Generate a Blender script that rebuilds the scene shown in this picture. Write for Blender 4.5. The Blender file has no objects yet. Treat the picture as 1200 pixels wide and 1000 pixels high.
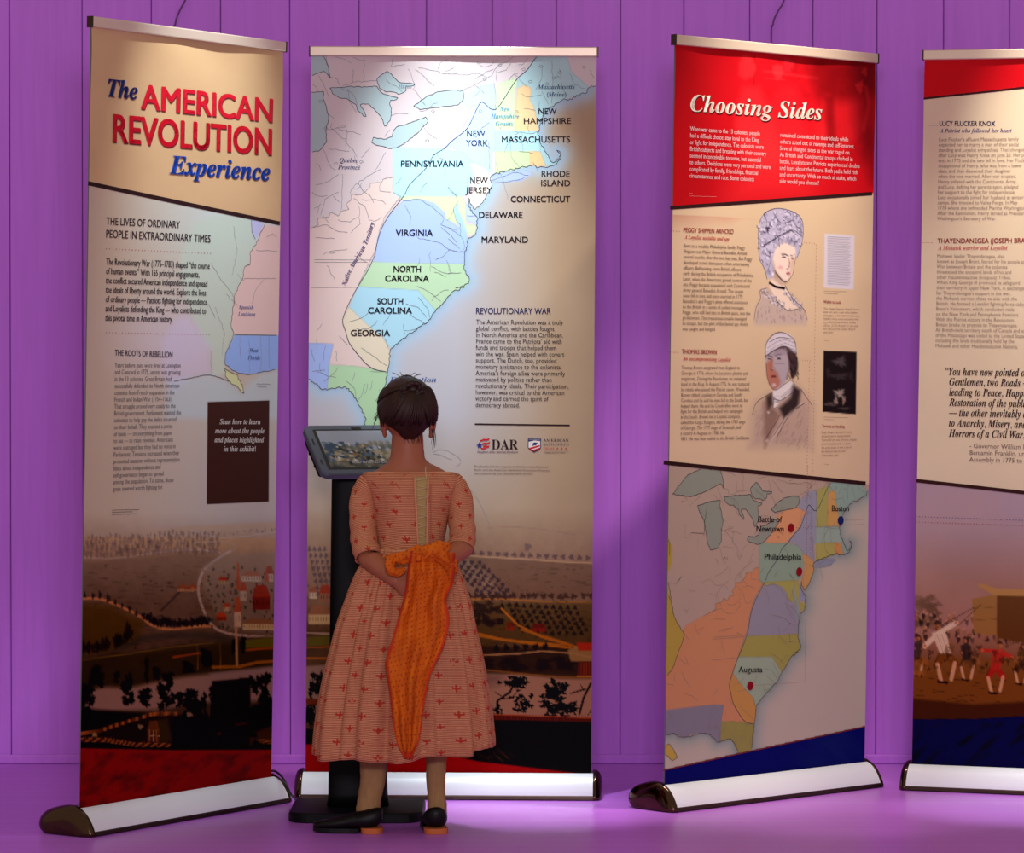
import bpy, bmesh, math, random
import numpy as np
from mathutils import Vector, Matrix
from mathutils.geometry import tessellate_polygon

# ---------------------------------------------------------------- camera, light, exposure
sc = bpy.context.scene
COL = sc.collection
FPX, CAMH, PITCH = 3943.0, 1.205, math.radians(1.054)
HOR = 500 - FPX * math.tan(PITCH)
cd = bpy.data.cameras.new('camera')
cd.sensor_width = 36.0
cd.lens = FPX / 1200 * 36.0
cd.clip_end = 60
cam = bpy.data.objects.new('camera', cd)
cam.location = (0, 0, CAMH)
cam.rotation_euler = (math.pi / 2 - PITCH, 0, 0)
COL.objects.link(cam)
sc.camera = cam
sc.view_settings.view_transform = 'Standard'
sc.view_settings.look = 'None'
sc.view_settings.gamma = 1
sc.view_settings.use_curve_mapping = False
sc.view_settings.exposure = 0.0
wd = bpy.data.worlds.new('hall_light')
sc.world = wd
wd.use_nodes = True
wd.node_tree.nodes['Background'].inputs[0].default_value = (0.40, 0.34, 0.29, 1)
wd.node_tree.nodes['Background'].inputs[1].default_value = 0.92


def spot(name, loc, aim, power, size_deg, blend=1.0, col=(1, 1, 1), radius=0.05):
    l = bpy.data.lights.new(name, 'SPOT')
    l.energy = power
    l.spot_size = math.radians(size_deg)
    l.spot_blend = blend
    l.color = col
    l.shadow_soft_size = radius
    o = bpy.data.objects.new(name, l)
    o.location = loc
    o.rotation_euler = (Vector(aim) - Vector(loc)).to_track_quat('-Z', 'Y').to_euler()
    COL.objects.link(o)
    return o


WALLY = 10.14
COOL = (0.90, 0.96, 1.0)
WARM = (1.0, 0.93, 0.84)
# one ceiling spot in front of and above each banner, and a steeper downlight over the floor before three of them
spot('ceiling_spot', (-0.36, 8.62, 3.05), (-0.84, 8.96, 1.70), 165, 34, 1.0, (0.80, 0.92, 1.0), 0.03)
spot('ceiling_spot', (-0.14, 8.74, 3.05), (-0.16, 9.34, 1.50), 330, 33, 1.0, (0.74, 0.90, 1.0), 0.03)
spot('ceiling_spot', (1.14, 8.86, 3.05), (0.74, 9.30, 1.60), 205, 42, 1.0, WARM, 0.03)
spot('ceiling_spot', (1.38, 8.85, 3.05), (1.62, 9.43, 1.55), 230, 36, 1.0, WARM, 0.03)
spot('ceiling_downlight', (0.10, 8.98, 3.30), (0.04, 9.08, 0.0), 300, 17, 1.0, COOL, 0.03)
spot('ceiling_downlight', (1.42, 9.02, 3.30), (1.46, 9.12, 0.0), 290, 17, 1.0, COOL, 0.03)
spot('ceiling_downlight', (0.95, 9.05, 3.30), (0.85, 8.95, 0.0), 110, 18, 1.0, WARM, 0.03)


al = bpy.data.lights.new('front_fill', 'AREA')  # unseen soft fill just above the camera, added to even out the wall
al.shape = 'RECTANGLE'; al.size = 1.0; al.size_y = 0.6; al.energy = 165; al.color = (0.90, 0.84, 1.0)
alo = bpy.data.objects.new('front_fill', al)
alo.location = (0.1, 0.6, 2.05)
alo.rotation_euler = (Vector((0.1, WALLY, 1.0)) - Vector(alo.location)).to_track_quat('-Z', 'Y').to_euler()
COL.objects.link(alo)


# ---------------------------------------------------------------- helpers
def lin(c):
    c = np.asarray(c, float) / 255.0
    return np.where(c <= 0.04045, c / 12.92, ((c + 0.055) / 1.055) ** 2.4)


def L4(c):
    return (*[float(v) for v in lin(c)], 1.0)


def link(o, parent=None):
    COL.objects.link(o)
    if parent is not None:
        o.parent = parent
    return o


def mat(name, color=(200, 200, 200), rough=0.5, metal=0.0, spec=0.5, coat=0.0, linear=False):
    m = bpy.data.materials.new(name)
    m.use_nodes = True
    b = m.node_tree.nodes['Principled BSDF']
    b.inputs['Base Color'].default_value = (*color, 1) if linear else L4(color)
    b.inputs['Roughness'].default_value = rough
    b.inputs['Metallic'].default_value = metal
    b.inputs['Specular IOR Level'].default_value = spec
    b.inputs['Coat Weight'].default_value = coat
    return m


class NT:
    """tiny node-maths writer"""
    def __init__(s, m):
        s.m = m; s.t = m.node_tree; s.b = s.t.nodes['Principled BSDF']

    def new(s, k, **kw):
        n = s.t.nodes.new(k)
        for a, v in kw.items():
            setattr(n, a, v)
        return n

    def put(s, sock, v):
        if isinstance(v, (int, float)):
            sock.default_value = v
        elif isinstance(v, tuple):
            sock.default_value = v
        else:
            s.t.links.new(v, sock)

    def m1(s, op, *a):
        n = s.new('ShaderNodeMath', operation=op)
        for i, v in enumerate(a):
            s.put(n.inputs[i], v)
        return n.outputs[0]

    def mix(s, f, a, b):
        n = s.new('ShaderNodeMix', data_type='RGBA')
        s.put(n.inputs[0], f); s.put(n.inputs[6], a); s.put(n.inputs[7], b)
        return n.outputs[2]

    def noise(s, scale, vec=None, detail=3, rough=0.5, dist=0.0):
        n = s.new('ShaderNodeTexNoise')
        n.inputs['Scale'].default_value = scale
        n.inputs['Detail'].default_value = detail
        n.inputs['Roughness'].default_value = rough
        n.inputs['Distortion'].default_value = dist
        if vec is not None:
            s.t.links.new(vec, n.inputs['Vector'])
        return n.outputs['Fac']

    def coord(s, kind='Object', scale=None):
        o = s.new('ShaderNodeTexCoord').outputs[kind]
        if scale:
            n = s.new('ShaderNodeMapping')
            n.inputs['Scale'].default_value = scale
            s.t.links.new(o, n.inputs['Vector'])
            o = n.outputs[0]
        return o

    def bump(s, h, strength=0.3, dist=0.002):
        n = s.new('ShaderNodeBump')
        n.inputs['Strength'].default_value = strength
        n.inputs['Distance'].default_value = dist
        s.t.links.new(h, n.inputs['Height'])
        s.t.links.new(n.outputs[0], s.b.inputs['Normal'])

    def col(s, v):
        s.put(s.b.inputs['Base Color'], v)


def mesh_obj(name, V, F, m=None, parent=None, smooth=False, uv=None, cols=None):
    me = bpy.data.meshes.new(name)
    me.from_pydata([tuple(map(float, v)) for v in V], [], [tuple(f) for f in F])
    if smooth:
        me.polygons.foreach_set('use_smooth', [True] * len(me.polygons))
    if uv is not None:
        lay = me.uv_layers.new(name='UVMap')
        idx = np.zeros(len(me.loops), int)
        me.loops.foreach_get('vertex_index', idx)
        lay.data.foreach_set('uv', np.asarray(uv, float)[idx].ravel())
    if m:
        me.materials.append(m)
    me.update()
    return link(bpy.data.objects.new(name, me), parent)


def thing(name, label, cat, loc=(0, 0, 0), rz=0.0, group=None):
    o = bpy.data.objects.new(name, None)
    o.location = loc
    o.rotation_euler = (0, 0, rz)
    o.empty_display_size = 0.1
    COL.objects.link(o)
    o['label'] = label; o['category'] = cat
    if group:
        o['group'] = group
    return o


def box_vf(x0, x1, y0, y1, z0, z1):
    V = [(x, y, z) for x in (x0, x1) for y in (y0, y1) for z in (z0, z1)]
    F = [(0, 1, 3, 2), (4, 6, 7, 5), (0, 4, 5, 1), (2, 3, 7, 6), (0, 2, 6, 4), (1, 5, 7, 3)]
    return V, F


def bevel_box(name, x0, x1, y0, y1, z0, z1, m, parent=None, bev=0.003, seg=2):
    bm = bmesh.new()
    V, F = box_vf(x0, x1, y0, y1, z0, z1)
    vs = [bm.verts.new(v) for v in V]
    for f in F:
        bm.faces.new([vs[i] for i in f])
    bmesh.ops.recalc_face_normals(bm, faces=bm.faces)
    if bev:
        bmesh.ops.bevel(bm, geom=bm.edges[:], offset=bev, segments=seg, profile=0.5, affect='EDGES')
    me = bpy.data.meshes.new(name)
    bm.to_mesh(me); bm.free()
    me.materials.append(m)
    return link(bpy.data.objects.new(name, me), parent)


def loft(rings, cap=True, closed=True):
    """rings: list of lists of points -> V, F"""
    n = len(rings[0]); V = [p for r in rings for p in r]; F = []
    for i in range(len(rings) - 1):
        for j in range(n if closed else n - 1):
            k = (j + 1) % n
            F.append((i * n + j, i * n + k, (i + 1) * n + k, (i + 1) * n + j))
    if cap and closed:
        F.append(tuple(range(n - 1, -1, -1)))
        F.append(tuple(range((len(rings) - 1) * n, len(rings) * n)))
    return V, F


def frames(P):
    P = [Vector(p) for p in P]
    T = []
    for i in range(len(P)):
        a = P[max(i - 1, 0)]; b = P[min(i + 1, len(P) - 1)]
        T.append((b - a).normalized())
    ref = Vector((0, 0, 1)) if abs(T[0].z) < 0.9 else Vector((0, 1, 0))
    N = [(ref - T[0] * ref.dot(T[0])).normalized()]
    for i in range(1, len(P)):
        q = T[i - 1].rotation_difference(T[i])
        n = q @ N[-1]
        N.append((n - T[i] * n.dot(T[i])).normalized())
    return P, T, N


def tube(P, R, n=10, cap=True, flat=1.0, roundend=False):
    """swept tube, R radius per point or number"""
    if isinstance(R, (int, float)):
        R = [R] * len(P)
    if roundend:
        P = [Vector(p) for p in P]
        d0 = (P[0] - P[1]).normalized(); d1 = (P[-1] - P[-2]).normalized()
        P = [P[0] + d0 * R[0] * .85, P[0] + d0 * R[0] * .5] + P + [P[-1] + d1 * R[-1] * .5, P[-1] + d1 * R[-1] * .85]
        R = [R[0] * .45, R[0] * .82] + list(R) + [R[-1] * .82, R[-1] * .45]
    P, T, N = frames(P)
    rings = []
    for p, t, nn, r in zip(P, T, N, R):
        b = t.cross(nn)
        rings.append([p + nn * (math.cos(a) * r) + b * (math.sin(a) * r * flat)
                      for a in [2 * math.pi * k / n for k in range(n)]])
    return loft(rings, cap)


def smooth_path(P, n=6):
    """Catmull-Rom through points (any dimension)"""
    P = [np.asarray(p, float) for p in P]
    Q = [2 * P[0] - P[1]] + P + [2 * P[-1] - P[-2]]
    out = []
    for i in range(1, len(Q) - 2):
        for k in range(n):
            t = k / n
            a, b, c, d = Q[i - 1], Q[i], Q[i + 1], Q[i + 2]
            out.append(0.5 * (2 * b + (c - a) * t + (2 * a - 5 * b + 4 * c - d) * t * t + (3 * b - a - 3 * c + d) * t ** 3))
    out.append(P[-1])
    return out


def joinvf(parts):
    V, F = [], []
    for v, f in parts:
        o = len(V); V += list(v); F += [tuple(i + o for i in g) for g in f]
    return V, F


def ellipsoid(c, r, nu=20, nv=12, M=None):
    V, F = [], []
    c = Vector(c)
    for i in range(nv + 1):
        ph = math.pi * i / nv
        for j in range(nu):
            th = 2 * math.pi * j / nu
            p = Vector((r[0] * math.sin(ph) * math.cos(th), r[1] * math.sin(ph) * math.sin(th), r[2] * math.cos(ph)))
            if M is not None:
                p = M @ p
            V.append(c + p)
    for i in range(nv):
        for j in range(nu):
            k = (j + 1) % nu
            F.append((i * nu + j, (i + 1) * nu + j, (i + 1) * nu + k, i * nu + k))
    return V, F


def tag_structure(o):
    o['kind'] = 'structure'
    return o


# ---------------------------------------------------------------- the setting
m_wall = mat('purple_painted_wood', rough=0.62, spec=0.22)
k = NT(m_wall)
g = k.noise(3.0, k.coord('Object', (14, 14, 0.7)), 5, 0.6, 0.6)
g2 = k.noise(1.2, k.coord('Object', (3, 3, 0.4)), 2)
r = k.m1('ADD', k.m1('MULTIPLY', g, 0.6), k.m1('MULTIPLY', g2, 0.4))
WA = (0.620, 0.188, 0.830, 1); WB = (0.680, 0.215, 0.900, 1)
k.col(k.mix(k.m1('MULTIPLY', k.m1('SUBTRACT', r, 0.3), 2.2), tuple(np.array(WA) * [.90, .90, .90, 1]), WB))
k.bump(g, 0.12, 0.002)
m_gap = mat('dark_purple_groove', (150, 84, 176), 0.8, spec=0.1)
m_floor = mat('purple_floor_boards', rough=0.3, spec=0.26)
k = NT(m_floor)
co = k.coord('Object', (0.6, 9, 1))
g = k.noise(4.0, co, 5, 0.6, 0.3)
sep = k.new('ShaderNodeSeparateXYZ'); k.t.links.new(k.coord('Object'), sep.inputs[0])
fy = k.m1('FRACT', k.m1('DIVIDE', sep.outputs[1], 0.09))
seam = k.m1('LESS_THAN', fy, 0.05)
row = k.m1('FLOOR', k.m1('DIVIDE', sep.outputs[1], 0.09))
wn = k.new('ShaderNodeTexWhiteNoise', noise_dimensions='1D'); k.t.links.new(row, wn.inputs['W'])
shade = k.m1('ADD', k.m1('MULTIPLY', g, 0.30), k.m1('MULTIPLY', wn.outputs[0], 0.25))
c = k.mix(shade, (0.58, 0.175, 0.76, 1), (0.68, 0.22, 0.88, 1))
k.col(k.mix(k.m1('MULTIPLY', seam, 0.35), c, (0.25, 0.06, 0.32, 1)))
k.t.links.new(k.m1('ADD', 0.26, k.m1('MULTIPLY', g, 0.12)), k.b.inputs['Roughness'])
k.bump(k.m1('SUBTRACT', g, k.m1('MULTIPLY', seam, 0.8)), 0.10, 0.001)

fl = tag_structure(mesh_obj('floor', *box_vf(-6.2, 6.4, -1.5, WALLY + 0.12, -0.05, 0.0), m_floor))
wall = tag_structure(mesh_obj('wall_back', *box_vf(-6.2, 6.4, WALLY + 0.022, WALLY + 0.12, 0.0, 3.0), m_gap))
rng = random.Random(4)
# seams read off the photograph at wall distance, the same pitch carried on to both sides
seams = [12 - 82 * i for i in range(21, 0, -1)] + [12, 97, 178, 259, 340, 421, 500, 577, 652, 727, 801, 878, 952, 1027, 1105, 1182] + [1182 + 79 * i for i in range(1, 23)]
sx = [(s - 600) * WALLY / FPX for s in seams]
for a, b in zip(sx[:-1], sx[1:]):
    d = rng.uniform(0, 0.002)
    bevel_box('plank', a + 0.0010, b - 0.0010, WALLY + d, WALLY + 0.0215, 0.0, 3.0, m_wall, wall, 0.0025, 1)
bb = tag_structure(bevel_box('baseboard_back', -6.2, 6.4, WALLY - 0.014, WALLY - 0.001, 0.0005, 0.028, m_wall, None, 0.004))

# two thin cables that hang down the wall behind the banners
m_cable = mat('purple_cable', (112, 52, 122), 0.6)


def wx(px, py, Y):
    return ((px - 600) * Y / FPX, Y, CAMH - (py - HOR) * Y / FPX)


for nm, pts, lab in (('hanging_cable', [(222, -60), (219, -5), (212, 12), (206, 30), (204, 70), (204, 400), (204, 880)], 'thin cable hanging down the purple wall behind the leftmost banner'),
                     ('hanging_cable', [(924, -60), (919, -3), (911, 14), (905, 30), (903, 70), (903, 400), (903, 880)], 'thin cable hanging down the purple wall behind the red-topped banner of two portraits')):
    P = smooth_path([wx(x, y, WALLY - 0.006) for x, y in pts], 4)
    o = mesh_obj(nm, *tube(P, 0.0028, 6), m_cable, None, True)
    o['label'] = lab; o['category'] = 'cable'

# ---------------------------------------------------------------- banners: geometry and mapping
BW, BH, BZ = 0.796, 2.0, 0.066
POSE = {1: (-0.885, 8.923, 56.2, 1.19, 0.12), 2: (-0.1782, 9.345, -2.5, -1.10, 0.40),
        3: (0.710, 9.335, 41.6, 0.88, 0.19), 4: (1.514, 9.419, -18.7, -0.56, 0.81)}
CORN = {1: [(104.5, 30), (335, 60), (96, 949), (315, 912)], 2: [(362.5, 63), (701, 65), (358, 909), (693, 914)],
        3: [(791, 50), (1026, 71), (779, 919), (1013, 895)], 4: None}


def project(p):
    x, y, z = p[0], p[1], p[2] - CAMH
    d = y * math.cos(PITCH) - z * math.sin(PITCH); u = z * math.cos(PITCH) + y * math.sin(PITCH)
    return 600 + FPX * x / d, 500 - FPX * u / d


def pose_pt(b, u, v):
    X, Y, yaw, lp, lr = POSE[b]
    M = Matrix.Rotation(math.radians(yaw), 3, 'Z') @ Matrix.Rotation(math.radians(lp), 3, 'X') @ Matrix.Rotation(math.radians(lr), 3, 'Y')
    return M @ Vector((u - BW / 2, 0, v)) + Vector((X, Y, BZ))


_c4 = [project(pose_pt(4, *q)) for q in ((0, BH), (BW, BH), (0, 0), (BW, 0))]
CORN[4] = _c4


def homog(src, dst):
    A = []; B = []
    for (x, y), (u, v) in zip(src, dst):
        A.append([x, y, 1, 0, 0, 0, -u * x, -u * y]); B.append(u)
        A.append([0, 0, 0, x, y, 1, -v * x, -v * y]); B.append(v)
    h = np.linalg.solve(np.array(A, float), np.array(B, float))
    return np.append(h, 1).reshape(3, 3)


SRC = [(0, BH), (BW, BH), (0, 0), (BW, 0)]
H_in = {b: homog(CORN[b], SRC) for b in CORN}    # photo px -> metres on the panel
H_out = {b: homog(SRC, CORN[b]) for b in CORN}


def hm(H, x, y):
    x = np.asarray(x, float); y = np.asarray(y, float)
    w = H[2, 0] * x + H[2, 1] * y + H[2, 2]
    return (H[0, 0] * x + H[0, 1] * y + H[0, 2]) / w, (H[1, 0] * x + H[1, 1] * y + H[1, 2]) / w


m_print = mat('printed_vinyl', rough=0.5, spec=0.04)
k = NT(m_print)
at = k.new('ShaderNodeAttribute', attribute_name='Col')
k.t.links.new(at.outputs['Color'], k.b.inputs['Base Color'])
k.bump(k.noise(6, k.coord('Object', (1, 1, .5)), 1), 0.05, 0.01)


def ink(col, cache={}):
    key = tuple(col)
    if key not in cache:
        cache[key] = mat('ink_%s' % {0: 'dark', 1: 'mid', 2: 'light'}[min(2, int(sum(col) / 256))], col, 0.5, spec=0.08)
    return cache[key]


# value noise
def vnoise(x, y, seed=0):
    xi = np.floor(x).astype(np.int64); yi = np.floor(y).astype(np.int64)
    fx = x - xi; fy_ = y - yi
    fx = fx * fx * (3 - 2 * fx); fy_ = fy_ * fy_ * (3 - 2 * fy_)

    def h(a, b):
        n = (a * 374761393 + b * 668265263 + seed * 974711) & 0xffffffff
        n = ((n ^ (n >> 13)) * 1274126177) & 0xffffffff
        return ((n ^ (n >> 16)) & 0xffff) / 65535.0
    return (h(xi, yi) * (1 - fx) + h(xi + 1, yi) * fx) * (1 - fy_) + (h(xi, yi + 1) * (1 - fx) + h(xi + 1, yi + 1) * fx) * fy_


def fbm(x, y, s, seed=0, o=3):
    t = 0; a = 0.5
    for i in range(o):
        t = t + a * vnoise(x / s, y / s, seed + i); s = s / 2.1; a *= 0.5
    return t / (1 - 0.5 ** o)


class Canvas:
    """colours of the print, one per vertex of the panel's fine grid, painted in photograph pixels"""
    def __init__(s, b, nu, nv):
        s.b = b; s.nu = nu; s.nv = nv
        U, V = np.meshgrid(np.linspace(0, BW, nu), np.linspace(BH, 0, nv))
        s.U, s.V = U, V
        s.X, s.Y = hm(H_out[b], U, V)
        s.C = np.zeros((nv, nu, 3)) + 200.0
        s.r0 = s.Y.min(1); s.r1 = s.Y.max(1); s.c0 = s.X.min(0); s.c1 = s.X.max(0)

    def sl(s, x0, y0, x1, y1):
        r = np.nonzero((s.r1 >= y0) & (s.r0 <= y1))[0]; c = np.nonzero((s.c1 >= x0) & (s.c0 <= x1))[0]
        if len(r) == 0 or len(c) == 0:
            return None
        return slice(r[0], r[-1] + 1), slice(c[0], c[-1] + 1)

    def put(s, q, a, col):
        a = np.clip(a, 0, 1)[..., None]
        s.C[q] = s.C[q] * (1 - a) + np.asarray(col, float) * a

    def dist(s, q, P, close=False):
        X = s.X[q]; Y = s.Y[q]; D = np.full(X.shape, 1e9)
        n = len(P)
        for i in range(n if close else n - 1):
            ax, ay = P[i]; bx, by = P[(i + 1) % n]
            dx, dy = bx - ax, by - ay; l = dx * dx + dy * dy + 1e-9
            t = np.clip(((X - ax) * dx + (Y - ay) * dy) / l, 0, 1)
            D = np.minimum(D, (X - ax - t * dx) ** 2 + (Y - ay - t * dy) ** 2)
        return np.sqrt(D)

    def inside(s, q, P):
        X = s.X[q]; Y = s.Y[q]; I = np.zeros(X.shape, bool); n = len(P)
        for i in range(n):
            ax, ay = P[i]; bx, by = P[(i + 1) % n]
            if ay == by:
                continue
            c = ((ay > Y) != (by > Y)) & (X < (bx - ax) * (Y - ay) / (by - ay) + ax)
            I ^= c
        return I

    def fill(s, P, col, soft=0.7, alpha=1.0):
        xs = [p[0] for p in P]; ys = [p[1] for p in P]
        q = s.sl(min(xs) - soft, min(ys) - soft, max(xs) + soft, max(ys) + soft)
        if q is None:
            return
        d = s.dist(q, P, True); I = s.inside(q, P)
        sd = np.where(I, d, -d)
        s.put(q, alpha * np.clip(sd / soft * 0.5 + 0.5, 0, 1), col)

    def line(s, P, w, col, alpha=1.0, soft=0.6):
        xs = [p[0] for p in P]; ys = [p[1] for p in P]; e = w + soft
        q = s.sl(min(xs) - e, min(ys) - e, max(xs) + e, max(ys) + e)
        if q is None:
            return
        s.put(q, alpha * np.clip((w / 2 - s.dist(q, P)) / soft + 0.5, 0, 1), col)

    def glow(s, P, w, col, alpha=1.0):
        xs = [p[0] for p in P]; ys = [p[1] for p in P]; e = w * 2.4
        q = s.sl(min(xs) - e, min(ys) - e, max(xs) + e, max(ys) + e)
        if q is None:
            return
        s.put(q, alpha * np.exp(-(s.dist(q, P) / w) ** 2), col)

    def blob(s, cx, cy, rx, ry, col, alpha=1.0, jag=0.25, seed=0, soft=0.35):
        q = s.sl(cx - rx * 1.5 - 1, cy - ry * 1.5 - 1, cx + rx * 1.5 + 1, cy + ry * 1.5 + 1)
        if q is None:
            return
        X = (s.X[q] - cx) / rx; Y = (s.Y[q] - cy) / ry
        r = np.sqrt(X * X + Y * Y); th = np.arctan2(Y, X)
        rr = 1 + jag * (np.sin(th * 3 + seed) * 0.5 + np.sin(th * 7 + seed * 2.3) * 0.35 + np.sin(th * 13 + seed * 5.1) * 0.3)
        s.put(q, alpha * np.clip((rr - r) / soft, 0, 1), col)

    def build(s, parent):
        nu, nv = s.nu, s.nv
        co = np.stack([s.U - BW / 2, np.zeros_like(s.U), s.V], -1).reshape(-1, 3)
        # faint curl of the vinyl: deepest near the top right corner, dying out downwards
        top = np.exp(-((BH - s.V) / 0.16) ** 2)
        co[:, 1] = (0.003 * np.sin(s.U / BW * math.pi) + 0.0035 * top * np.sin(s.U * 17 + s.V * 9) * (1 - np.exp(-((BH - s.V) / .03)))).ravel()
        i = np.arange(nv * nu).reshape(nv, nu)
        F = np.stack([i[:-1, :-1], i[1:, :-1], i[1:, 1:], i[:-1, 1:]], -1).reshape(-1, 4)
        me = bpy.data.meshes.new('printed_panel')
        me.vertices.add(len(co)); me.vertices.foreach_set('co', co.ravel())
        me.loops.add(F.size); me.loops.foreach_set('vertex_index', F.ravel().astype(np.int32))
        me.polygons.add(len(F)); me.polygons.foreach_set('loop_start', np.arange(0, F.size, 4, dtype=np.int32))
        me.polygons.foreach_set('use_smooth', np.ones(len(F), bool))
        me.update(calc_edges=True)
        a = me.color_attributes.new('Col', 'FLOAT_COLOR', 'POINT')
        rgba = np.ones((len(co), 4)); rgba[:, :3] = lin(np.clip(s.C.reshape(-1, 3), 0, 255))
        a.data.foreach_set('color', rgba.ravel())
        me.materials.append(m_print)
        o = bpy.data.objects.new('printed_panel', me)
        X, Y, yaw, lp, lr = POSE[s.b]
        o.location = (0, 0, BZ)
        o.rotation_mode = 'YXZ'
        o.rotation_euler = (math.radians(lp), math.radians(lr), 0)
        link(o, parent)
        s.co = co.reshape(nv, nu, 3)
        return o


# flat print on the panel (lettering, outlines): x,z on the panel, y from its own curl
LAY = 0.0006


class Sheet:
    def __init__(s, b, panel):
        s.b = b; s.panel = panel

    def yof(s, u, v):
        top = math.exp(-((BH - v) / 0.16) ** 2)
        return 0.003 * math.sin(u / BW * math.pi) + 0.0035 * top * math.sin(u * 17 + v * 9) * (1 - math.exp(-((BH - v) / .03)))

    def uv(s, p):
        u, v = hm(H_in[s.b], p[0], p[1])
        return float(u), float(v)

    def emit(s, name, V, F, col, lay=1.0, label=None):
        W = [(u - BW / 2, s.yof(u, v) - LAY * lay, v) for u, v in V]
        o = mesh_obj(name, W, F, ink(col), s.panel)
        if name not in ('title', 'heading', 'brown_card', 'shield', 'choker', 'rule', 'place_marker', 'divider_line'):
            o['kind'] = 'stuff'
        if label:
            o['label'] = label
        return o

    def polys(s, name, PP, col, lay=1.0, label=None):
        V, F = [], []
        for P in PP:
            Q = [s.uv(p) for p in P]
            for t in tessellate_polygon([[Vector((a, b, 0)) for a, b in Q]]):
                F.append(tuple(len(V) + i for i in t))
            V += Q
        return s.emit(name, V, F, col, lay, label)

    def strips(s, name, PP, w, col, lay=1.0, clip=True, label=None):
        """thin ink lines, w in metres; points given in px"""
        V, F = [], []
        for P in PP:
            Q = np.array([s.uv(p) for p in P])
            fine = [Q[0]]
            for a, b in zip(Q[:-1], Q[1:]):
                m = max(1, int(np.hypot(*(b - a)) / 0.03))
                fine += [a + (b - a) * (j + 1) / m for j in range(m)]
            Q = np.array(fine)
            if clip:
                keep = (Q[:, 0] > 0.001) & (Q[:, 0] < BW - 0.001) & (Q[:, 1] > 0) & (Q[:, 1] < BH)
            else:
                keep = np.ones(len(Q), bool)
            for i in range(len(Q) - 1):
                if not (keep[i] and keep[i + 1]):
                    continue
                d = Q[i + 1] - Q[i]; l = np.hypot(*d)
                if l < 1e-6:
                    continue
                n = np.array([-d[1], d[0]]) / l * w / 2; e = d / l * w * 0.3
                o = len(V)
                V += [tuple(Q[i] - e - n), tuple(Q[i + 1] + e - n), tuple(Q[i + 1] + e + n), tuple(Q[i] - e + n)]
                F.append((o, o + 1, o + 2, o + 3))
        if F:
            return s.emit(name, V, F, col, lay, label)

    def dots(s, name, P0, P1, n, r, col, lay=1.2):
        V, F = [], []
        a = np.array(s.uv(P0)); b = np.array(s.uv(P1))
        for i in range(n):
            c = a + (b - a) * i / max(1, n - 1); o = len(V)
            V += [(c[0] + r * math.cos(t), c[1] + r * math.sin(t)) for t in np.arange(6) * math.pi / 3]
            F.append(tuple(range(o, o + 6)))
        return s.emit(name, V, F, col, lay)


# ---- lettering
def _shift(t, lo, up):
    return ''.join(chr(lo + ord(c) - 97) if 'a' <= c <= 'z' else chr(up + ord(c) - 65) if 'A' <= c <= 'Z' else c for c in t)


def bi(t):                       # serif bold italic letters
    return _shift(t, 0x1D482, 0x1D468)


def it(t):                       # serif italic letters
    return ''.join('\u210e' if c == 'h' else _shift(c, 0x1D44E, 0x1D434) for c in t)


def bo(t):                       # serif bold letters
    return _shift(t, 0x1D41A, 0x1D400)


def glyphs(lines, pitch, weight=0.0, spacing=1.0, align='LEFT', res=3, shear=0.0):
    """text set at size 1 -> 2D vertices, triangles"""
    c = bpy.data.curves.new('lettering', 'FONT')
    c.body = '\n'.join(lines)
    c.size = 1.0; c.space_line = pitch; c.offset = 0.0; c.space_character = spacing
    c.align_x = align; c.resolution_u = res; c.shear = shear
    c.dimensions = '2D'; c.fill_mode = 'FRONT'
    o = bpy.data.objects.new('lettering', c)
    COL.objects.link(o)
    dg = bpy.context.evaluated_depsgraph_get()
    me = bpy.data.meshes.new_from_object(o.evaluated_get(dg))
    n = len(me.vertices); co = np.zeros(n * 3); me.vertices.foreach_get('co', co)
    F = [tuple(p.vertices) for p in me.polygons]
    if weight > 0:                       # heavier face: the same outlines set again a hair apart
        sh = [(-1, 0), (0, 0), (1, 0)] if weight < .018 else [(-1, -.6), (-1, .6), (0, 0), (1, -.6), (1, .6)]
        co = np.concatenate([co.reshape(-1, 3) + np.array((a * weight, b * weight, 0)) for a, b in sh]).ravel()
        F = [tuple(i + q * n for i in f) for q in range(len(sh)) for f in F]
    bpy.data.objects.remove(o); bpy.data.curves.remove(c); bpy.data.meshes.remove(me)
    return co.reshape(-1, 3)[:, :2], F


def text(S, name, line, p0, p1, capx, col, font=None, weight=0.0, lay=1.5, res=3, shear=0.0, drop=None, spacing=1.0):
    """one line from baseline start p0 to end p1 (photo px), cap height capx px"""
    t = font(line) if font else line
    V, F = glyphs([t], 1.0, weight, spacing, res=res, shear=shear)
    if len(V) == 0:
        return
    a = np.array(S.uv(p0)); b = np.array(S.uv(p1)); top = np.array(S.uv((p0[0], p0[1] - capx)))
    cap = abs(top[1] - a[1]); H = cap / 0.70
    x0, x1 = V[:, 0].min(), V[:, 0].max()
    e = (b - a)
    s = (V[:, 0] - x0) / (x1 - x0)
    U = a[0] + s * e[0] - e[1] / (abs(e[0]) + 1e-9) * V[:, 1] * H * (1 if abs(e[1]) > abs(e[0]) * .15 else 0)
    W = a[1] + s * e[1] + V[:, 1] * H
    o = S.emit(name, list(zip(U.tolist(), W.tolist())), F, col, lay)
    if drop:
        S.emit(name + '_shadow', list(zip((U + drop[0]).tolist(), (W + drop[1]).tolist())), F, drop[2], lay - 0.4)
    return o


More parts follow.
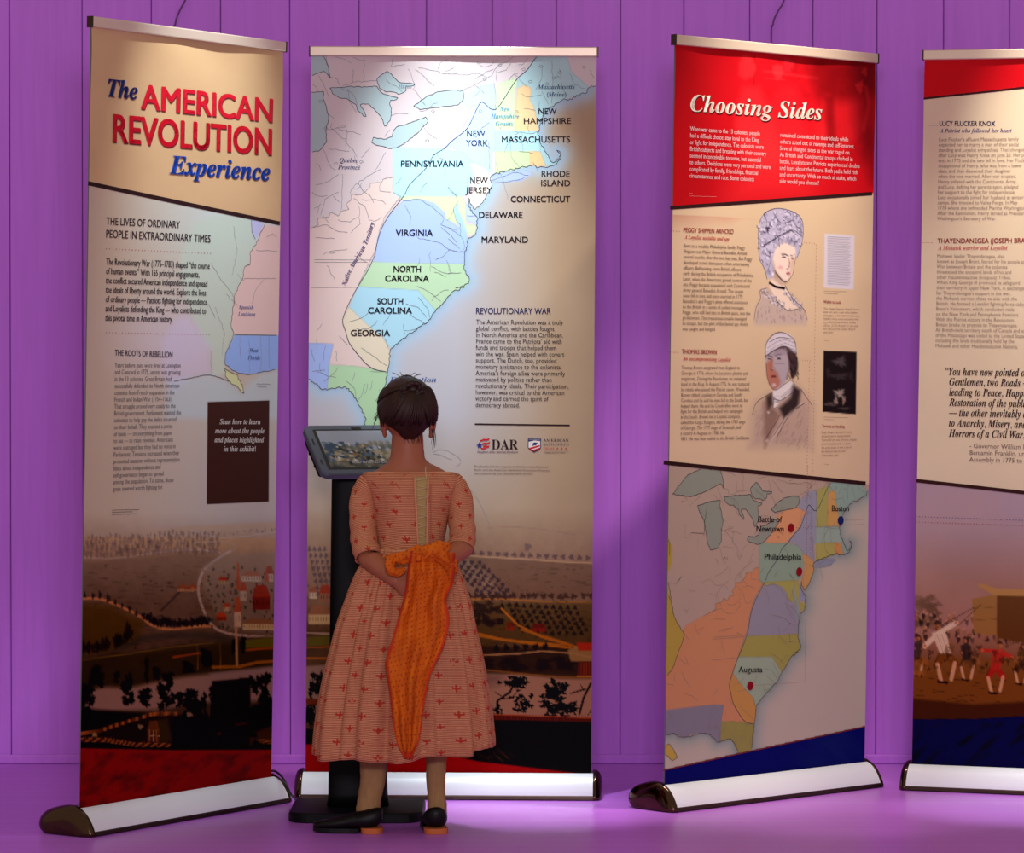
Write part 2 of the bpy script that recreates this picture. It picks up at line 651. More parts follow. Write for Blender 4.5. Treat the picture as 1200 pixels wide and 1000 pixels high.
def block(S, name, lines, p0, plast, wmax, col, font=None, weight=0.0, ratio=0.62, lay=1.5, res=2, align='LEFT', spacing=1.0, minx=None):
    """paragraph: first baseline p0, last baseline plast (px), widest line reaches x = wmax px"""
    t = [font(l) if font else l for l in lines]
    V, F = glyphs(t, 1.0, weight, spacing, align, res)
    a = np.array(S.uv(p0)); z = np.array(S.uv(plast)); b = np.array(S.uv((wmax, p0[1])))
    n = len(lines)
    pv = (a[1] - z[1]) / max(1, n - 1)
    # natural line pitch of size-1 text is 1.0; stretch the letters so that their x-height follows ratio
    H = pv
    y = V[:, 1]
    row = np.clip(np.round((-y + 0.25)), 0, n - 1)
    # keep the row's own baseline, scale the glyph by ratio
    base = -np.clip(np.floor(-y + 0.72), 0, n - 1)
    yy = base + (y - base) * ratio / 0.62
    x0, x1 = V[:, 0].min(), V[:, 0].max()
    U = a[0] + (V[:, 0] - x0) / (x1 - x0) * (b[0] - a[0])
    W = a[1] + yy * H
    W = W + (U - a[0]) * 0.0
    return S.emit(name, list(zip(U.tolist(), W.tolist())), F, col, lay)


# ---- the stand itself
m_alu = mat('brushed_aluminium', (226, 204, 178), 0.36, 0.45)
m_plate = mat('satin_white_plate', (236, 236, 240), 0.3, spec=0.5)
m_black = mat('black_plastic', (14, 12, 13), 0.32, spec=0.5)
m_chrome = mat('dark_chrome', (84, 62, 48), 0.14, 1.0)
m_lip = mat('bronze_lip', (70, 52, 44), 0.35, 0.8)
m_back = mat('grey_vinyl_back', (150, 150, 150), 0.7)


def stand(b, label):
    X, Y, yaw, lp, lr = POSE[b]
    t = thing('banner_stand', label, 'banner', (X, Y, 0), math.radians(yaw), 'roll-up banners standing in a row')
    hw = BW / 2 + 0.008
    # housing profile (y forward is minus), a low teardrop: rounded rump behind, long sloping front
    prof = [(0.118, 0.010), (0.122, 0.022), (0.116, 0.040), (0.096, 0.056), (0.062, 0.067), (0.028, 0.073), (0.004, 0.072),
            (0.003, 0.060), (-0.003, 0.060)]
    front = [(-0.003, 0.068), (-0.014, 0.064), (-0.028, 0.054), (-0.040, 0.040), (-0.050, 0.024), (-0.055, 0.012)]
    prof2 = prof + front + [(-0.057, 0.004), (-0.052, 0.0015), (0.105, 0.0015)]
    rings = [[(x, y, z) for y, z in prof2] for x in (-hw, hw)]
    V, F = loft(rings, True)
    mesh_obj('base_housing', V, F, m_black, t)
    # white front plate lying on the sloping front
    P = [(y - 0.0012, z + 0.0018) for y, z in smooth_path(front, 3)]
    Q = [(y + 0.001, z - 0.001) for y, z in reversed(P)]
    V, F = loft([[(x, y, z) for y, z in P + Q] for x in (-hw + 0.001, hw - 0.001)], True)
    mesh_obj('front_plate', V, F, m_plate, t, False)
    V, F = loft([[(x, y, z) for y, z in ((-0.0555, 0.0135), (-0.0590, 0.011), (-0.0595, 0.003), (-0.054, 0.003))] for x in (-hw, hw)], True)
    mesh_obj('front_lip', V, F, m_lip, t)
    # end caps: same profile, bulging outward
    for sgn in (-1, 1):
        rings = []
        cy, cz = 0.030, 0.004
        for i, (dx, sc_) in enumerate(((0.0, 1.02), (0.004, 1.05), (0.011, 1.02), (0.018, 0.93), (0.023, 0.76), (0.025, 0.45))):
            rr = []
            full = smooth_path(prof[:7], 2) + smooth_path(front, 2) + [(-0.058, 0.004), (-0.052, 0.0012), (0.105, 0.0012)]
            for y, z in full:
                rr.append((sgn * (hw + dx - 0.002), cy + (y - cy) * sc_, max(0.001, cz + (z - cz) * (sc_ + 0.03))))
            rings.append(rr)
        V, F = loft(rings, True)
        if sgn > 0:
            F = [tuple(reversed(f)) for f in F]
        mesh_obj('end_cap', V, F, m_chrome, t, True)['label'] = 'shiny dark end cap'
    # panel and top rail share the lean
    lean = Matrix.Rotation(math.radians(lp), 4, 'X') @ Matrix.Rotation(math.radians(lr), 4, 'Y')
    rail = bevel_box('top_rail', -BW / 2 - 0.003, BW / 2 + 0.003, -0.009, 0.010, BH - 0.003, BH + 0.0245, m_alu, t, 0.003)
    V, F = box_vf(-BW / 2 - 0.0055, -BW / 2 - 0.003, -0.0095, 0.0105, BH - 0.004, BH + 0.025)
    V2, F2 = box_vf(BW / 2 + 0.003, BW / 2 + 0.0055, -0.0095, 0.0105, BH - 0.004, BH + 0.025)
    for v, f in ((V, F), (V2, F2)):
        mesh_obj('rail_end_cap', v, f, m_lip, rail)
    rail.location = (0, 0, BZ); rail.rotation_mode = 'YXZ'
    rail.rotation_euler = (math.radians(lp), math.radians(lr), 0)
    # support pole behind
    P = [(0, 0.035, 0.055), (0, 0.035 - math.sin(math.radians(lp)) * 1.0, 1.05), (math.sin(math.radians(lr)) * BH, 0.018 - math.sin(math.radians(lp)) * BH, BZ + BH - 0.01)]
    mesh_obj('support_pole', *tube(P, [0.009, 0.0085, 0.008], 12), m_alu, t, True)
    V, F = box_vf(-BW / 2 + 0.004, BW / 2 - 0.004, 0.0075, 0.0081, 0.0, BH - 0.002)
    bk = mesh_obj('panel_backing', V, F, m_back, t)
    bk.location = (0, 0, BZ); bk.rotation_mode = 'YXZ'
    bk.rotation_euler = (math.radians(lp), math.radians(lr), 0)
    return t
# ---------------------------------------------------------------- the printed map (all in pixels of the middle map banner)
def Z(ox, oy, s, pts):
    return [(ox + a / s, oy + b / s) for a, b in pts]


def W_(*p): return Z(340, 40, 3.158, p)
def V_(*p): return Z(340, 280, 2.942, p)
def A_(*p): return Z(355, 50, 6.667, p)
def B_(*p): return Z(525, 50, 6.667, p)
def C_(*p): return Z(355, 190, 6.667, p)
def D_(*p): return Z(525, 190, 6.667, p)
def E_(*p): return Z(355, 330, 6.667, p)


def wiggle(P, amp, step=3.0, seed=0, close=False):
    rr = random.Random(seed); out = []
    n = len(P)
    for i in range(n if close else n - 1):
        a = P[i]; b = P[(i + 1) % n]
        l = math.hypot(b[0] - a[0], b[1] - a[1]); m = max(1, int(l / step))
        for j in range(m):
            t = j / m; o = 0 if j == 0 else rr.uniform(-amp, amp)
            out.append((a[0] + (b[0] - a[0]) * t - (b[1] - a[1]) / (l + 1e-9) * o, a[1] + (b[1] - a[1]) * t + (b[0] - a[0]) / (l + 1e-9) * o))
    if not close:
        out.append(P[-1])
    return out


coastN = W_((1200, 178), (1140, 185), (1108, 200), (1105, 215), (1080, 222), (1060, 235), (1040, 240), (1010, 245), (985, 258), (960, 275), (940, 300), (930, 330), (922, 360), (925, 395), (940, 420), (950, 440), (965, 465), (978, 480), (1000, 465), (1003, 445), (990, 433), (1000, 436), (1007, 452), (1003, 468), (985, 487), (955, 497), (930, 494), (890, 490), (850, 500), (800, 510), (760, 520))
coastM = W_((760, 520), (745, 528), (740, 545)) + D_((335, 150), (345, 175), (320, 240), (290, 300), (250, 345), (215, 380), (180, 340), (165, 290), (160, 340), (175, 385), (205, 415), (228, 440), (232, 490), (225, 540), (205, 590), (165, 605), (150, 640), (145, 700), (128, 715), (130, 790), (122, 830), (140, 870), (168, 930), (160, 965), (110, 985), (60, 1000))
coastS = V_((600, 175), (560, 190), (530, 225), (515, 245), (490, 268), (470, 298), (440, 315), (400, 345), (370, 370), (350, 385), (343, 400), (340, 440), (335, 470), (330, 500), (322, 540), (318, 600), (325, 640), (318, 668), (300, 672), (280, 668), (262, 668), (255, 650), (260, 630), (240, 590), (215, 545), (190, 520), (160, 522), (130, 527), (112, 530), (68, 495), (0, 480), (-60, 492), (-110, 488), (-160, 470), (-260, 478), (-360, 500), (-430, 520), (-500, 520))
coastN = wiggle(coastN, 1.5, 2.0, 1); coastM = wiggle(coastM, 1.1, 2.0, 12); coastS = wiggle(coastS, 1.3, 2.0, 2)
land = coastN + coastM + coastS + [(60, 457), (60, -40), (760, -40)]
lake = {
 'huron': wiggle(A_((200, 350), (330, 340), (570, 335), (600, 380), (640, 400), (735, 425), (725, 440), (680, 445), (670, 470), (685, 510), (680, 580), (650, 650), (630, 650), (610, 590), (560, 530), (500, 475), (440, 480), (485, 575), (465, 572), (415, 520), (405, 480), (330, 430), (280, 430), (220, 395)), .8, 3, 3, True),
 'bay': wiggle(A_((570, 275), (650, 215), (700, 260), (740, 300), (870, 318), (860, 330), (800, 335), (800, 370), (740, 400), (700, 380), (640, 380), (590, 350), (575, 310)), .8, 3, 4, True),
 'michigan': wiggle(A_((-160, 420), (-60, 400), (52, 382), (150, 375), (145, 430), (165, 480), (190, 585), (170, 680), (172, 780), (110, 850), (20, 856), (-20, 780), (-70, 560), (-120, 500)), .6, 3, 5, True),
 'superior': wiggle(A_((-500, 300), (-300, 120), (-100, 60), (150, 90), (170, 130), (190, 200), (200, 270), (150, 215), (60, 250), (-100, 300), (-250, 330)), .8, 3, 6, True),
 'erie': wiggle(A_((530, 780), (545, 740), (580, 750), (640, 755), (690, 735), (700, 690), (730, 655), (800, 640), (880, 610), (955, 580), (975, 615), (900, 700), (800, 780), (720, 825), (680, 830), (600, 808), (560, 800)), .6, 3, 7, True),
 'ontario': wiggle(W_((455, 265), (500, 232), (545, 212), (600, 205), (640, 207), (642, 240), (620, 262), (560, 268), (480, 278)), .5, 3, 8, True),
}
reg = {
 'quebec': None,
 'iroquois': W_((500, 300), (520, 280), (570, 268), (640, 262), (690, 285), (660, 350), (575, 415), (560, 424), (420, 420), (470, 370), (505, 320)),
 'newyork': W_((570, 420), (600, 395), (655, 350), (670, 310), (690, 280), (640, 262), (640, 235), (700, 190), (755, 183), (765, 240), (768, 280), (760, 358), (760, 435), (745, 440), (750, 525), (735, 512), (690, 490), (640, 440), (600, 425)),
 'penn': W_((378, 420), (560, 426), (640, 440), (690, 490), (692, 510), (665, 560), (655, 590), (640, 605), (400, 606), (378, 590)),
 'grants': W_((765, 183), (835, 163), (845, 175), (836, 200), (835, 358), (760, 358)),
 'hampshire': W_((845, 200), (865, 188), (890, 195), (895, 215), (888, 240), (905, 270), (918, 330), (922, 360), (835, 358), (838, 280), (842, 230)),
 'mass': W_((760, 358), (922, 360), (926, 395), (950, 437), (760, 435)),
 'conn': W_((760, 435), (890, 435), (890, 490), (850, 500), (760, 520)),
 'rhode': W_((890, 435), (932, 440), (950, 492), (890, 490)),
 'maine': W_((912, 78), (1020, 76), (1035, 100), (1045, 140), (1080, 170), (1108, 195), (1100, 215), (1010, 247), (985, 258), (960, 275), (938, 305), (922, 345), (918, 330), (905, 270), (888, 240), (895, 215), (890, 195), (865, 188), (845, 200), (845, 165), (880, 130)),
 'cape': W_((925, 395), (940, 420), (950, 440), (975, 482), (1000, 468), (1007, 452), (1003, 468), (985, 490), (950, 492), (930, 440)),
 'longisland': W_((750, 530), (800, 513), (880, 510), (900, 520), (860, 545), (790, 552), (745, 548)),
 'jersey': W_((700, 490), (748, 525), (740, 545)) + D_((335, 150), (345, 175), (320, 240), (290, 300), (250, 345), (215, 380), (180, 340), (165, 290), (200, 240), (215, 130), (200, 90), (180, 20)),
 'delaware': D_((140, 330), (162, 360), (175, 390), (205, 415), (230, 445), (232, 500), (140, 470)),
 'maryland': W_((405, 612), (430, 603), (640, 605), (650, 640), (650, 712), (690, 715), (686, 738), (665, 752), (640, 720), (600, 700), (575, 690), (570, 665), (530, 630), (480, 615), (430, 620)),
 'virginia': W_((420, 618), (480, 615), (530, 630), (570, 665), (575, 690), (600, 705), (640, 735), (655, 760), (650, 821)) + V_((606, 40), (600, 92), (285, 88), (296, 40)) + W_((320, 760), (360, 680)),
 'northc': V_((283, 86), (598, 94), (605, 130), (622, 155), (600, 175), (560, 190), (530, 225), (500, 255), (440, 185), (232, 172), (262, 115)),
 'southc': V_((232, 172), (440, 185), (500, 255), (470, 298), (440, 315), (400, 345), (370, 370), (350, 385), (335, 378), (320, 350), (280, 320), (200, 243)),
 'georgia': V_((200, 243), (280, 320), (318, 350), (345, 400), (340, 440), (330, 470), (290, 460), (260, 440), (200, 365), (178, 290)),
 'eastflorida': V_((130, 445), (200, 447), (240, 452), (330, 468), (330, 500), (322, 540), (318, 600), (325, 640), (318, 668), (255, 655), (260, 630), (240, 590), (215, 545), (190, 520), (160, 522), (125, 527)),
 'westflorida': V_((-700, 366), (68, 368), (145, 372), (130, 440), (125, 530), (112, 530), (68, 495), (-20, 478), (-90, 492), (-160, 470), (-260, 478), (-360, 500), (-430, 520), (-700, 520)),
 'native': C_((-60, 560), (60, 520), (110, 500), (105, 450), (190, 440), (205, 400), (265, 430), (290, 390), (350, 375), (330, 340), (370, 300), (370, 260), (450, 260), (510, 210), (520, 170), (610, 165), (620, 140), (700, 120), (700, 240), (760, 275), (640, 430), (600, 520), (560, 700), (500, 820), (420, 1000)) + E_((400, 100), (350, 210), (300, 310), (340, 430), (470, 640), (560, 710), (470, 690), (200, 665), (230, 505), (50, 505), (-1300, 505), (-1300, 180), (-700, 120), (-420, -60)) + C_((-380, 760), (-300, 640)),
}
procl = W_((925, 70), (905, 95), (880, 130), (845, 160), (820, 195), (760, 280), (712, 250), (690, 280), (655, 350), (600, 395), (570, 425), (530, 450), (500, 500), (440, 560), (420, 600), (360, 680), (330, 740), (312, 815)) + V_((290, 60), (265, 115), (230, 172), (195, 240), (178, 290), (188, 325), (200, 365), (225, 400), (260, 440), (290, 460), (330, 468))
rivers = [
 A_((170, 90), (170, 150), (190, 190), (180, 260)), A_((200, 260), (260, 280), (280, 330)), A_((465, 140), (470, 300)), A_((380, 200), (380, 300)),
 A_((300, 330), (400, 300), (570, 290)), A_((690, 120), (680, 180), (790, 160)), A_((900, 190), (1050, 215), (1100, 240), (1200, 240)), A_((1050, 200), (1070, 150), (1130, 120)),
 B_((0, 240), (120, 245), (240, 235), (310, 270), (345, 250), (370, 200), (400, 170), (480, 130), (520, 100)), B_((310, 270), (200, 330), (90, 380)),
 B_((375, 210), (385, 300)), B_((360, 310), (375, 420), (375, 520)), B_((320, 780), (330, 1000)), B_((480, 290), (520, 240), (550, 240)),
 B_((820, 140), (830, 300), (820, 480)), B_((740, 380), (790, 480)), B_((880, 200), (900, 330), (930, 420)), B_((960, 240), (1000, 330), (1080, 360)), B_((1120, 210), (1170, 300)),
 B_((490, 700), (500, 900), (560, 980)), B_((580, 700), (590, 860)), B_((600, 515), (690, 530)), B_((630, 650), (640, 700)), B_((720, 700), (650, 715), (500, 695)),
 A_((190, 560), (230, 590)), A_((180, 680), (330, 655)), A_((190, 830), (350, 850)), A_((560, 1000), (640, 860)), A_((450, 900), (520, 820)),
 C_((90, 180), (200, 150), (270, 100)), C_((290, 380), (300, 100)), C_((360, 250), (400, 180), (540, 90), (600, 60)), C_((130, 420), (160, 300), (270, 240)),
 C_((390, 290), (480, 360), (510, 460), (550, 470)), C_((430, 350), (435, 490)), C_((600, 170), (595, 230), (680, 240)), C_((70, 520), (180, 500), (250, 545), (340, 560)), C_((90, 600), (240, 610)), C_((200, 710), (340, 690)), C_((180, 820), (240, 930)),
 C_((780, 310), (910, 300), (1010, 360), (1100, 450), (1075, 500), (1200, 540)), C_((890, 600), (1060, 640), (1130, 690), (1200, 710)), C_((1080, 520), (1160, 590), (1200, 640)), C_((1000, 830), (1100, 880), (1190, 885)), C_((1120, 780), (1145, 870)), C_((1130, 200), (1200, 270)),
 D_((0, 520), (60, 560), (95, 590)), D_((0, 610), (60, 660), (90, 690)), D_((0, 700), (60, 710), (130, 720)), D_((0, 210), (60, 270), (75, 320), (40, 380), (60, 460), (100, 500), (95, 580), (125, 640), (125, 700)), D_((160, 100), (150, 210)), D_((150, 430), (215, 430)), D_((375, 10), (440, 170), (470, 300)), D_((660, 0), (708, 75)), D_((0, 890), (100, 880)), D_((10, 820), (20, 880)), D_((350, 150), (520, 90), (630, 110)), D_((370, 170), (480, 160), (600, 130)),
 E_((890, 50), (1000, 110), (1075, 170)), E_((800, 190), (900, 220), (960, 300)), E_((830, 280), (960, 350)), E_((900, 140), (980, 240), (990, 300)), E_((780, 350), (795, 430)), E_((450, 540), (560, 610), (650, 680)), E_((640, 470), (660, 540)),
 E_((100, 400), (140, 350)), E_((250, 560), (260, 640)), E_((500, 820), (480, 900)), E_((610, 880), (560, 960)), E_((170, 520), (150, 640)), E_((400, 730), (380, 800)), E_((540, 800), (520, 870)),
]
_r = random.Random(41)


def _in(x, y, P):
    c_ = False
    for a in range(len(P)):
        (x1, y1), (x2, y2) = P[a], P[a - 1]
        if (y1 > y) != (y2 > y) and x < (x2 - x1) * (y - y1) / (y2 - y1) + x1:
            c_ = not c_
    return c_


while len(rivers) < 190:          # many small meandering streams
    x, y = _r.uniform(230, 690), _r.uniform(62, 500)
    if not _in(x, y, land):
        continue
    a_ = _r.choice((_r.gauss(.6, .5), _r.gauss(2.2, .6))); P_ = [(x, y)]
    for _ in range(_r.randint(2, 6)):
        a_ += _r.gauss(0, .35); x += 5 * math.cos(a_); y += 5 * math.sin(a_)
        if not _in(x, y, land):
            break
        P_.append((x, y))
    if len(P_) > 2:
        rivers.append(P_)
bounds = [C_((80, 775), (530, 778)), E_((60, 62), (420, 60)), C_((80, 795), (500, 795))]
LC = dict(quebec=(206, 188, 182), lake=(164, 186, 182), iroquois=(236, 218, 212), newyork=(174, 198, 238), penn=(170, 222, 226), grants=(196, 222, 160), hampshire=(238, 196, 132),
          mass=(168, 214, 214), conn=(192, 216, 150), rhode=(238, 190, 120), maine=(164, 202, 198), cape=(160, 200, 196), longisland=(160, 178, 226), jersey=(240, 228, 204), delaware=(176, 194, 236),
          maryland=(204, 228, 160), virginia=(160, 184, 232), northc=(176, 210, 158), southc=(158, 206, 216), georgia=(220, 204, 168), eastflorida=(166, 206, 150), westflorida=(150, 174, 222), native=(222, 194, 178))
LC = {q_: tuple(np.array(c_) * .84 + np.array((216, 208, 206.)) * .16) for q_, c_ in LC.items()}
LC['iroquois'] = (216, 196, 190)
MAPORDER = ['native', 'iroquois', 'penn', 'newyork', 'grants', 'maine', 'hampshire', 'mass', 'conn', 'rhode', 'cape', 'longisland', 'jersey', 'delaware', 'maryland', 'virginia', 'northc', 'southc', 'georgia', 'eastflorida', 'westflorida']


def draw_map(cv, S, f, cols, sea, halo, k=1.0, sea_poly=None, mask=None, inkc=(58, 66, 72), roads=True):
    """f maps master map pixels to this banner's pixels"""
    T = lambda P: [f(p) for p in P]
    coast = T(coastN + coastM + coastS)
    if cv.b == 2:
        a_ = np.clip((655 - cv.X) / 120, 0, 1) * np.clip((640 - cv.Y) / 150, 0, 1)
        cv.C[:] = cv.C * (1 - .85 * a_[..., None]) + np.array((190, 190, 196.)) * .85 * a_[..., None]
    if mask:
        cv.fill(mask, sea, 0.5)
        keep = cv.C.copy()
    cv.glow(coast[::2], 13 * k, halo, 0.75)
    cv.glow(coast[::2], 4 * k, tuple(np.array(halo) * .9), 0.5)
    cv.fill(T(land), cols['quebec'], 0.8)
    for n in MAPORDER:
        cv.fill(T(wiggle(reg[n], 0.35, 4, 11, True)), cols[n], 0.6)
        cv.line(T(reg[n]) + [f(reg[n][0])], 1.0 * k, tuple(np.array(cols[n]) * .88), 0.6)
    cv.fill(T(D_((100, 420), (130, 500), (150, 560), (130, 640), (122, 700), (95, 640), (95, 540), (60, 460), (45, 380), (80, 320), (85, 400))), halo, .6, .9)
    for n, P in lake.items():
        cv.fill(T(P), cols['lake'], 0.6)
    for n in ('quebec', 'native'):
        pass


def map_lines(S, f, name='map_outline', col=(62, 70, 78), rcol=(128, 130, 132), w=0.0016, ok=lambda p: True):
    def cut(P):
        out = []; cur = []
        for p in P:
            q = f(p)
            if ok(q):
                cur.append(q)
            else:
                if len(cur) > 1: out.append(cur)
                cur = []
        if len(cur) > 1: out.append(cur)
        return out
    L = []
    for P in (coastN, wiggle(coastM, .5, 2.5, 9), coastS):
        L += cut(P)
    for P in lake.values():
        L += cut(list(P) + [P[0]])
    S.strips(name, L, w, col, 0.8)
    S.strips('boundary_line', cut([tuple(p) for p in smooth_path(procl, 3)]), w * 1.05, (52, 60, 80), 0.9)
    R = []
    rr = random.Random(5)
    for P in rivers:
        R += cut(wiggle(P, 0.9, 3.5, rr.randint(0, 999)))
    for P in bounds:
        R += cut(P)
    # border of the native territory
    R += cut(wiggle(reg['native'][:25], .7, 2.5, 21))
    for x, y in ((372, 118), (378, 150), (390, 192), (559, 72), (584, 75), (612, 80), (620, 95), (633, 77), (648, 91), (652, 90), (684, 78), (604, 131), (561, 130), (566, 92), (420, 190), (505, 130), (498, 165), (640, 98), (655, 84)):
        R += cut(wiggle([(x, y), (x + 3, y - 1.5), (x + 4.5, y + .5), (x + 1.5, y + 2), (x, y)], .6, 1.5, int(x)))
    S.strips('river_line', R, w * 0.62, rcol, 0.7)


def dot(S, name, c, r, col, lay=1.6):
    u, v = S.uv(c)
    V = [(u + r * math.cos(t), v + r * math.sin(t)) for t in np.arange(20) * math.pi / 10]
    return S.emit(name, V, [tuple(range(20))], col, lay)


def divider(S, a, b, w, col=(48, 22, 22)):
    return S.strips('divider_line', [[a, b]], w, col, 1.0, clip=False)


def tree_row(cv, P, n, r, col, alpha=0.8, jit=0.4, tall=1.2, seed=0):
    rr = random.Random(seed)
    D = [0]
    for i in range(1, len(P)):
        D.append(D[-1] + math.hypot(P[i][0] - P[i - 1][0], P[i][1] - P[i - 1][1]))
    for i in range(n):
        s = D[-1] * (i + .5) / n
        j = max(k for k in range(len(P) - 1) if D[k] <= s)
        t = (s - D[j]) / max(1e-6, D[j + 1] - D[j])
        x = P[j][0] + (P[j + 1][0] - P[j][0]) * t; y = P[j][1] + (P[j + 1][1] - P[j][1]) * t
        q = r * rr.uniform(.75, 1.25)
        c = np.array(col) * rr.uniform(.8, 1.15)
        cv.blob(x + rr.uniform(-jit, jit), y - q * tall * .8 + rr.uniform(-jit, jit), q * .8, q * tall, c, alpha, .3, rr.uniform(0, 6))


def house(cv, x, y, w, h, wallc, roofc, alpha=.9):
    cv.fill([(x, y), (x + w, y), (x + w, y - h * .55), (x, y - h * .55)], wallc, .5, alpha)
    cv.fill([(x - .6, y - h * .5), (x + w + .6, y - h * .5), (x + w * .8, y - h), (x + w * .2, y - h)], roofc, .5, alpha)
    n = max(1, int(w / 3))
    for i in range(n):
        cv.line([(x + w * (i + .5) / n, y - h * .38), (x + w * (i + .5) / n, y - h * .2)], .8, np.array(wallc) * .45, .7 * alpha)


def fence_line(cv, P, col, gap=4.0, h=4, rails=3):
    for r in range(rails):
        cv.line([(x, y - h * r / rails) for x, y in P], 0.7, col, .85)
    for i in range(len(P) - 1):
        l = math.hypot(P[i + 1][0] - P[i][0], P[i + 1][1] - P[i][1]); m = max(1, int(l / gap))
        for j in range(m):
            t = j / m; x = P[i][0] + (P[i + 1][0] - P[i][0]) * t; y = P[i][1] + (P[i + 1][1] - P[i][1]) * t
            cv.line([(x, y + .5), (x, y - h)], .8, np.array(col) * .7, .8)


def paper(cv, base, amp=6, seed=0):
    n = fbm(cv.X, cv.Y, 60, seed, 4) - .5
    cv.C[:] = np.asarray(base, float) + n[..., None] * amp


def tufts(cv, x0, x1, y0, y1, n, seed):
    r_ = random.Random(seed)
    for j in range(n):
        x = r_.uniform(x0, x1); y = r_.uniform(y0, y1); f = (y - y0) / (y1 - y0)
        c_ = r_.choice(((54, 40, 28), (96, 74, 40), (40, 30, 26), (128, 96, 58), (74, 66, 36)))
        if j % 3:
            cv.line([(x, y), (x + r_.uniform(3, 12), y + r_.uniform(-1.2, 1.2))], r_.uniform(.6, 1.6), c_, .20 + .16 * f, 1.2)
        else:
            cv.blob(x, y, r_.uniform(1, 2.6), r_.uniform(.8, 2.2), c_, .28 + .2 * f, .4, j, .6)


def dark_foot(cv, y0, y1, k_):
    """the painted scene is printed deeper and browner toward its foreground"""
    a = np.clip((cv.Y - y0) / (y1 - y0), 0, 1)[..., None]
    tgt = np.clip(62 + (cv.C - 78) * 1.55, 3, 255) * np.array((k_ + .12, k_ + .0, k_ - .08))
    cv.C[:] = cv.C * (1 - a) + tgt * a


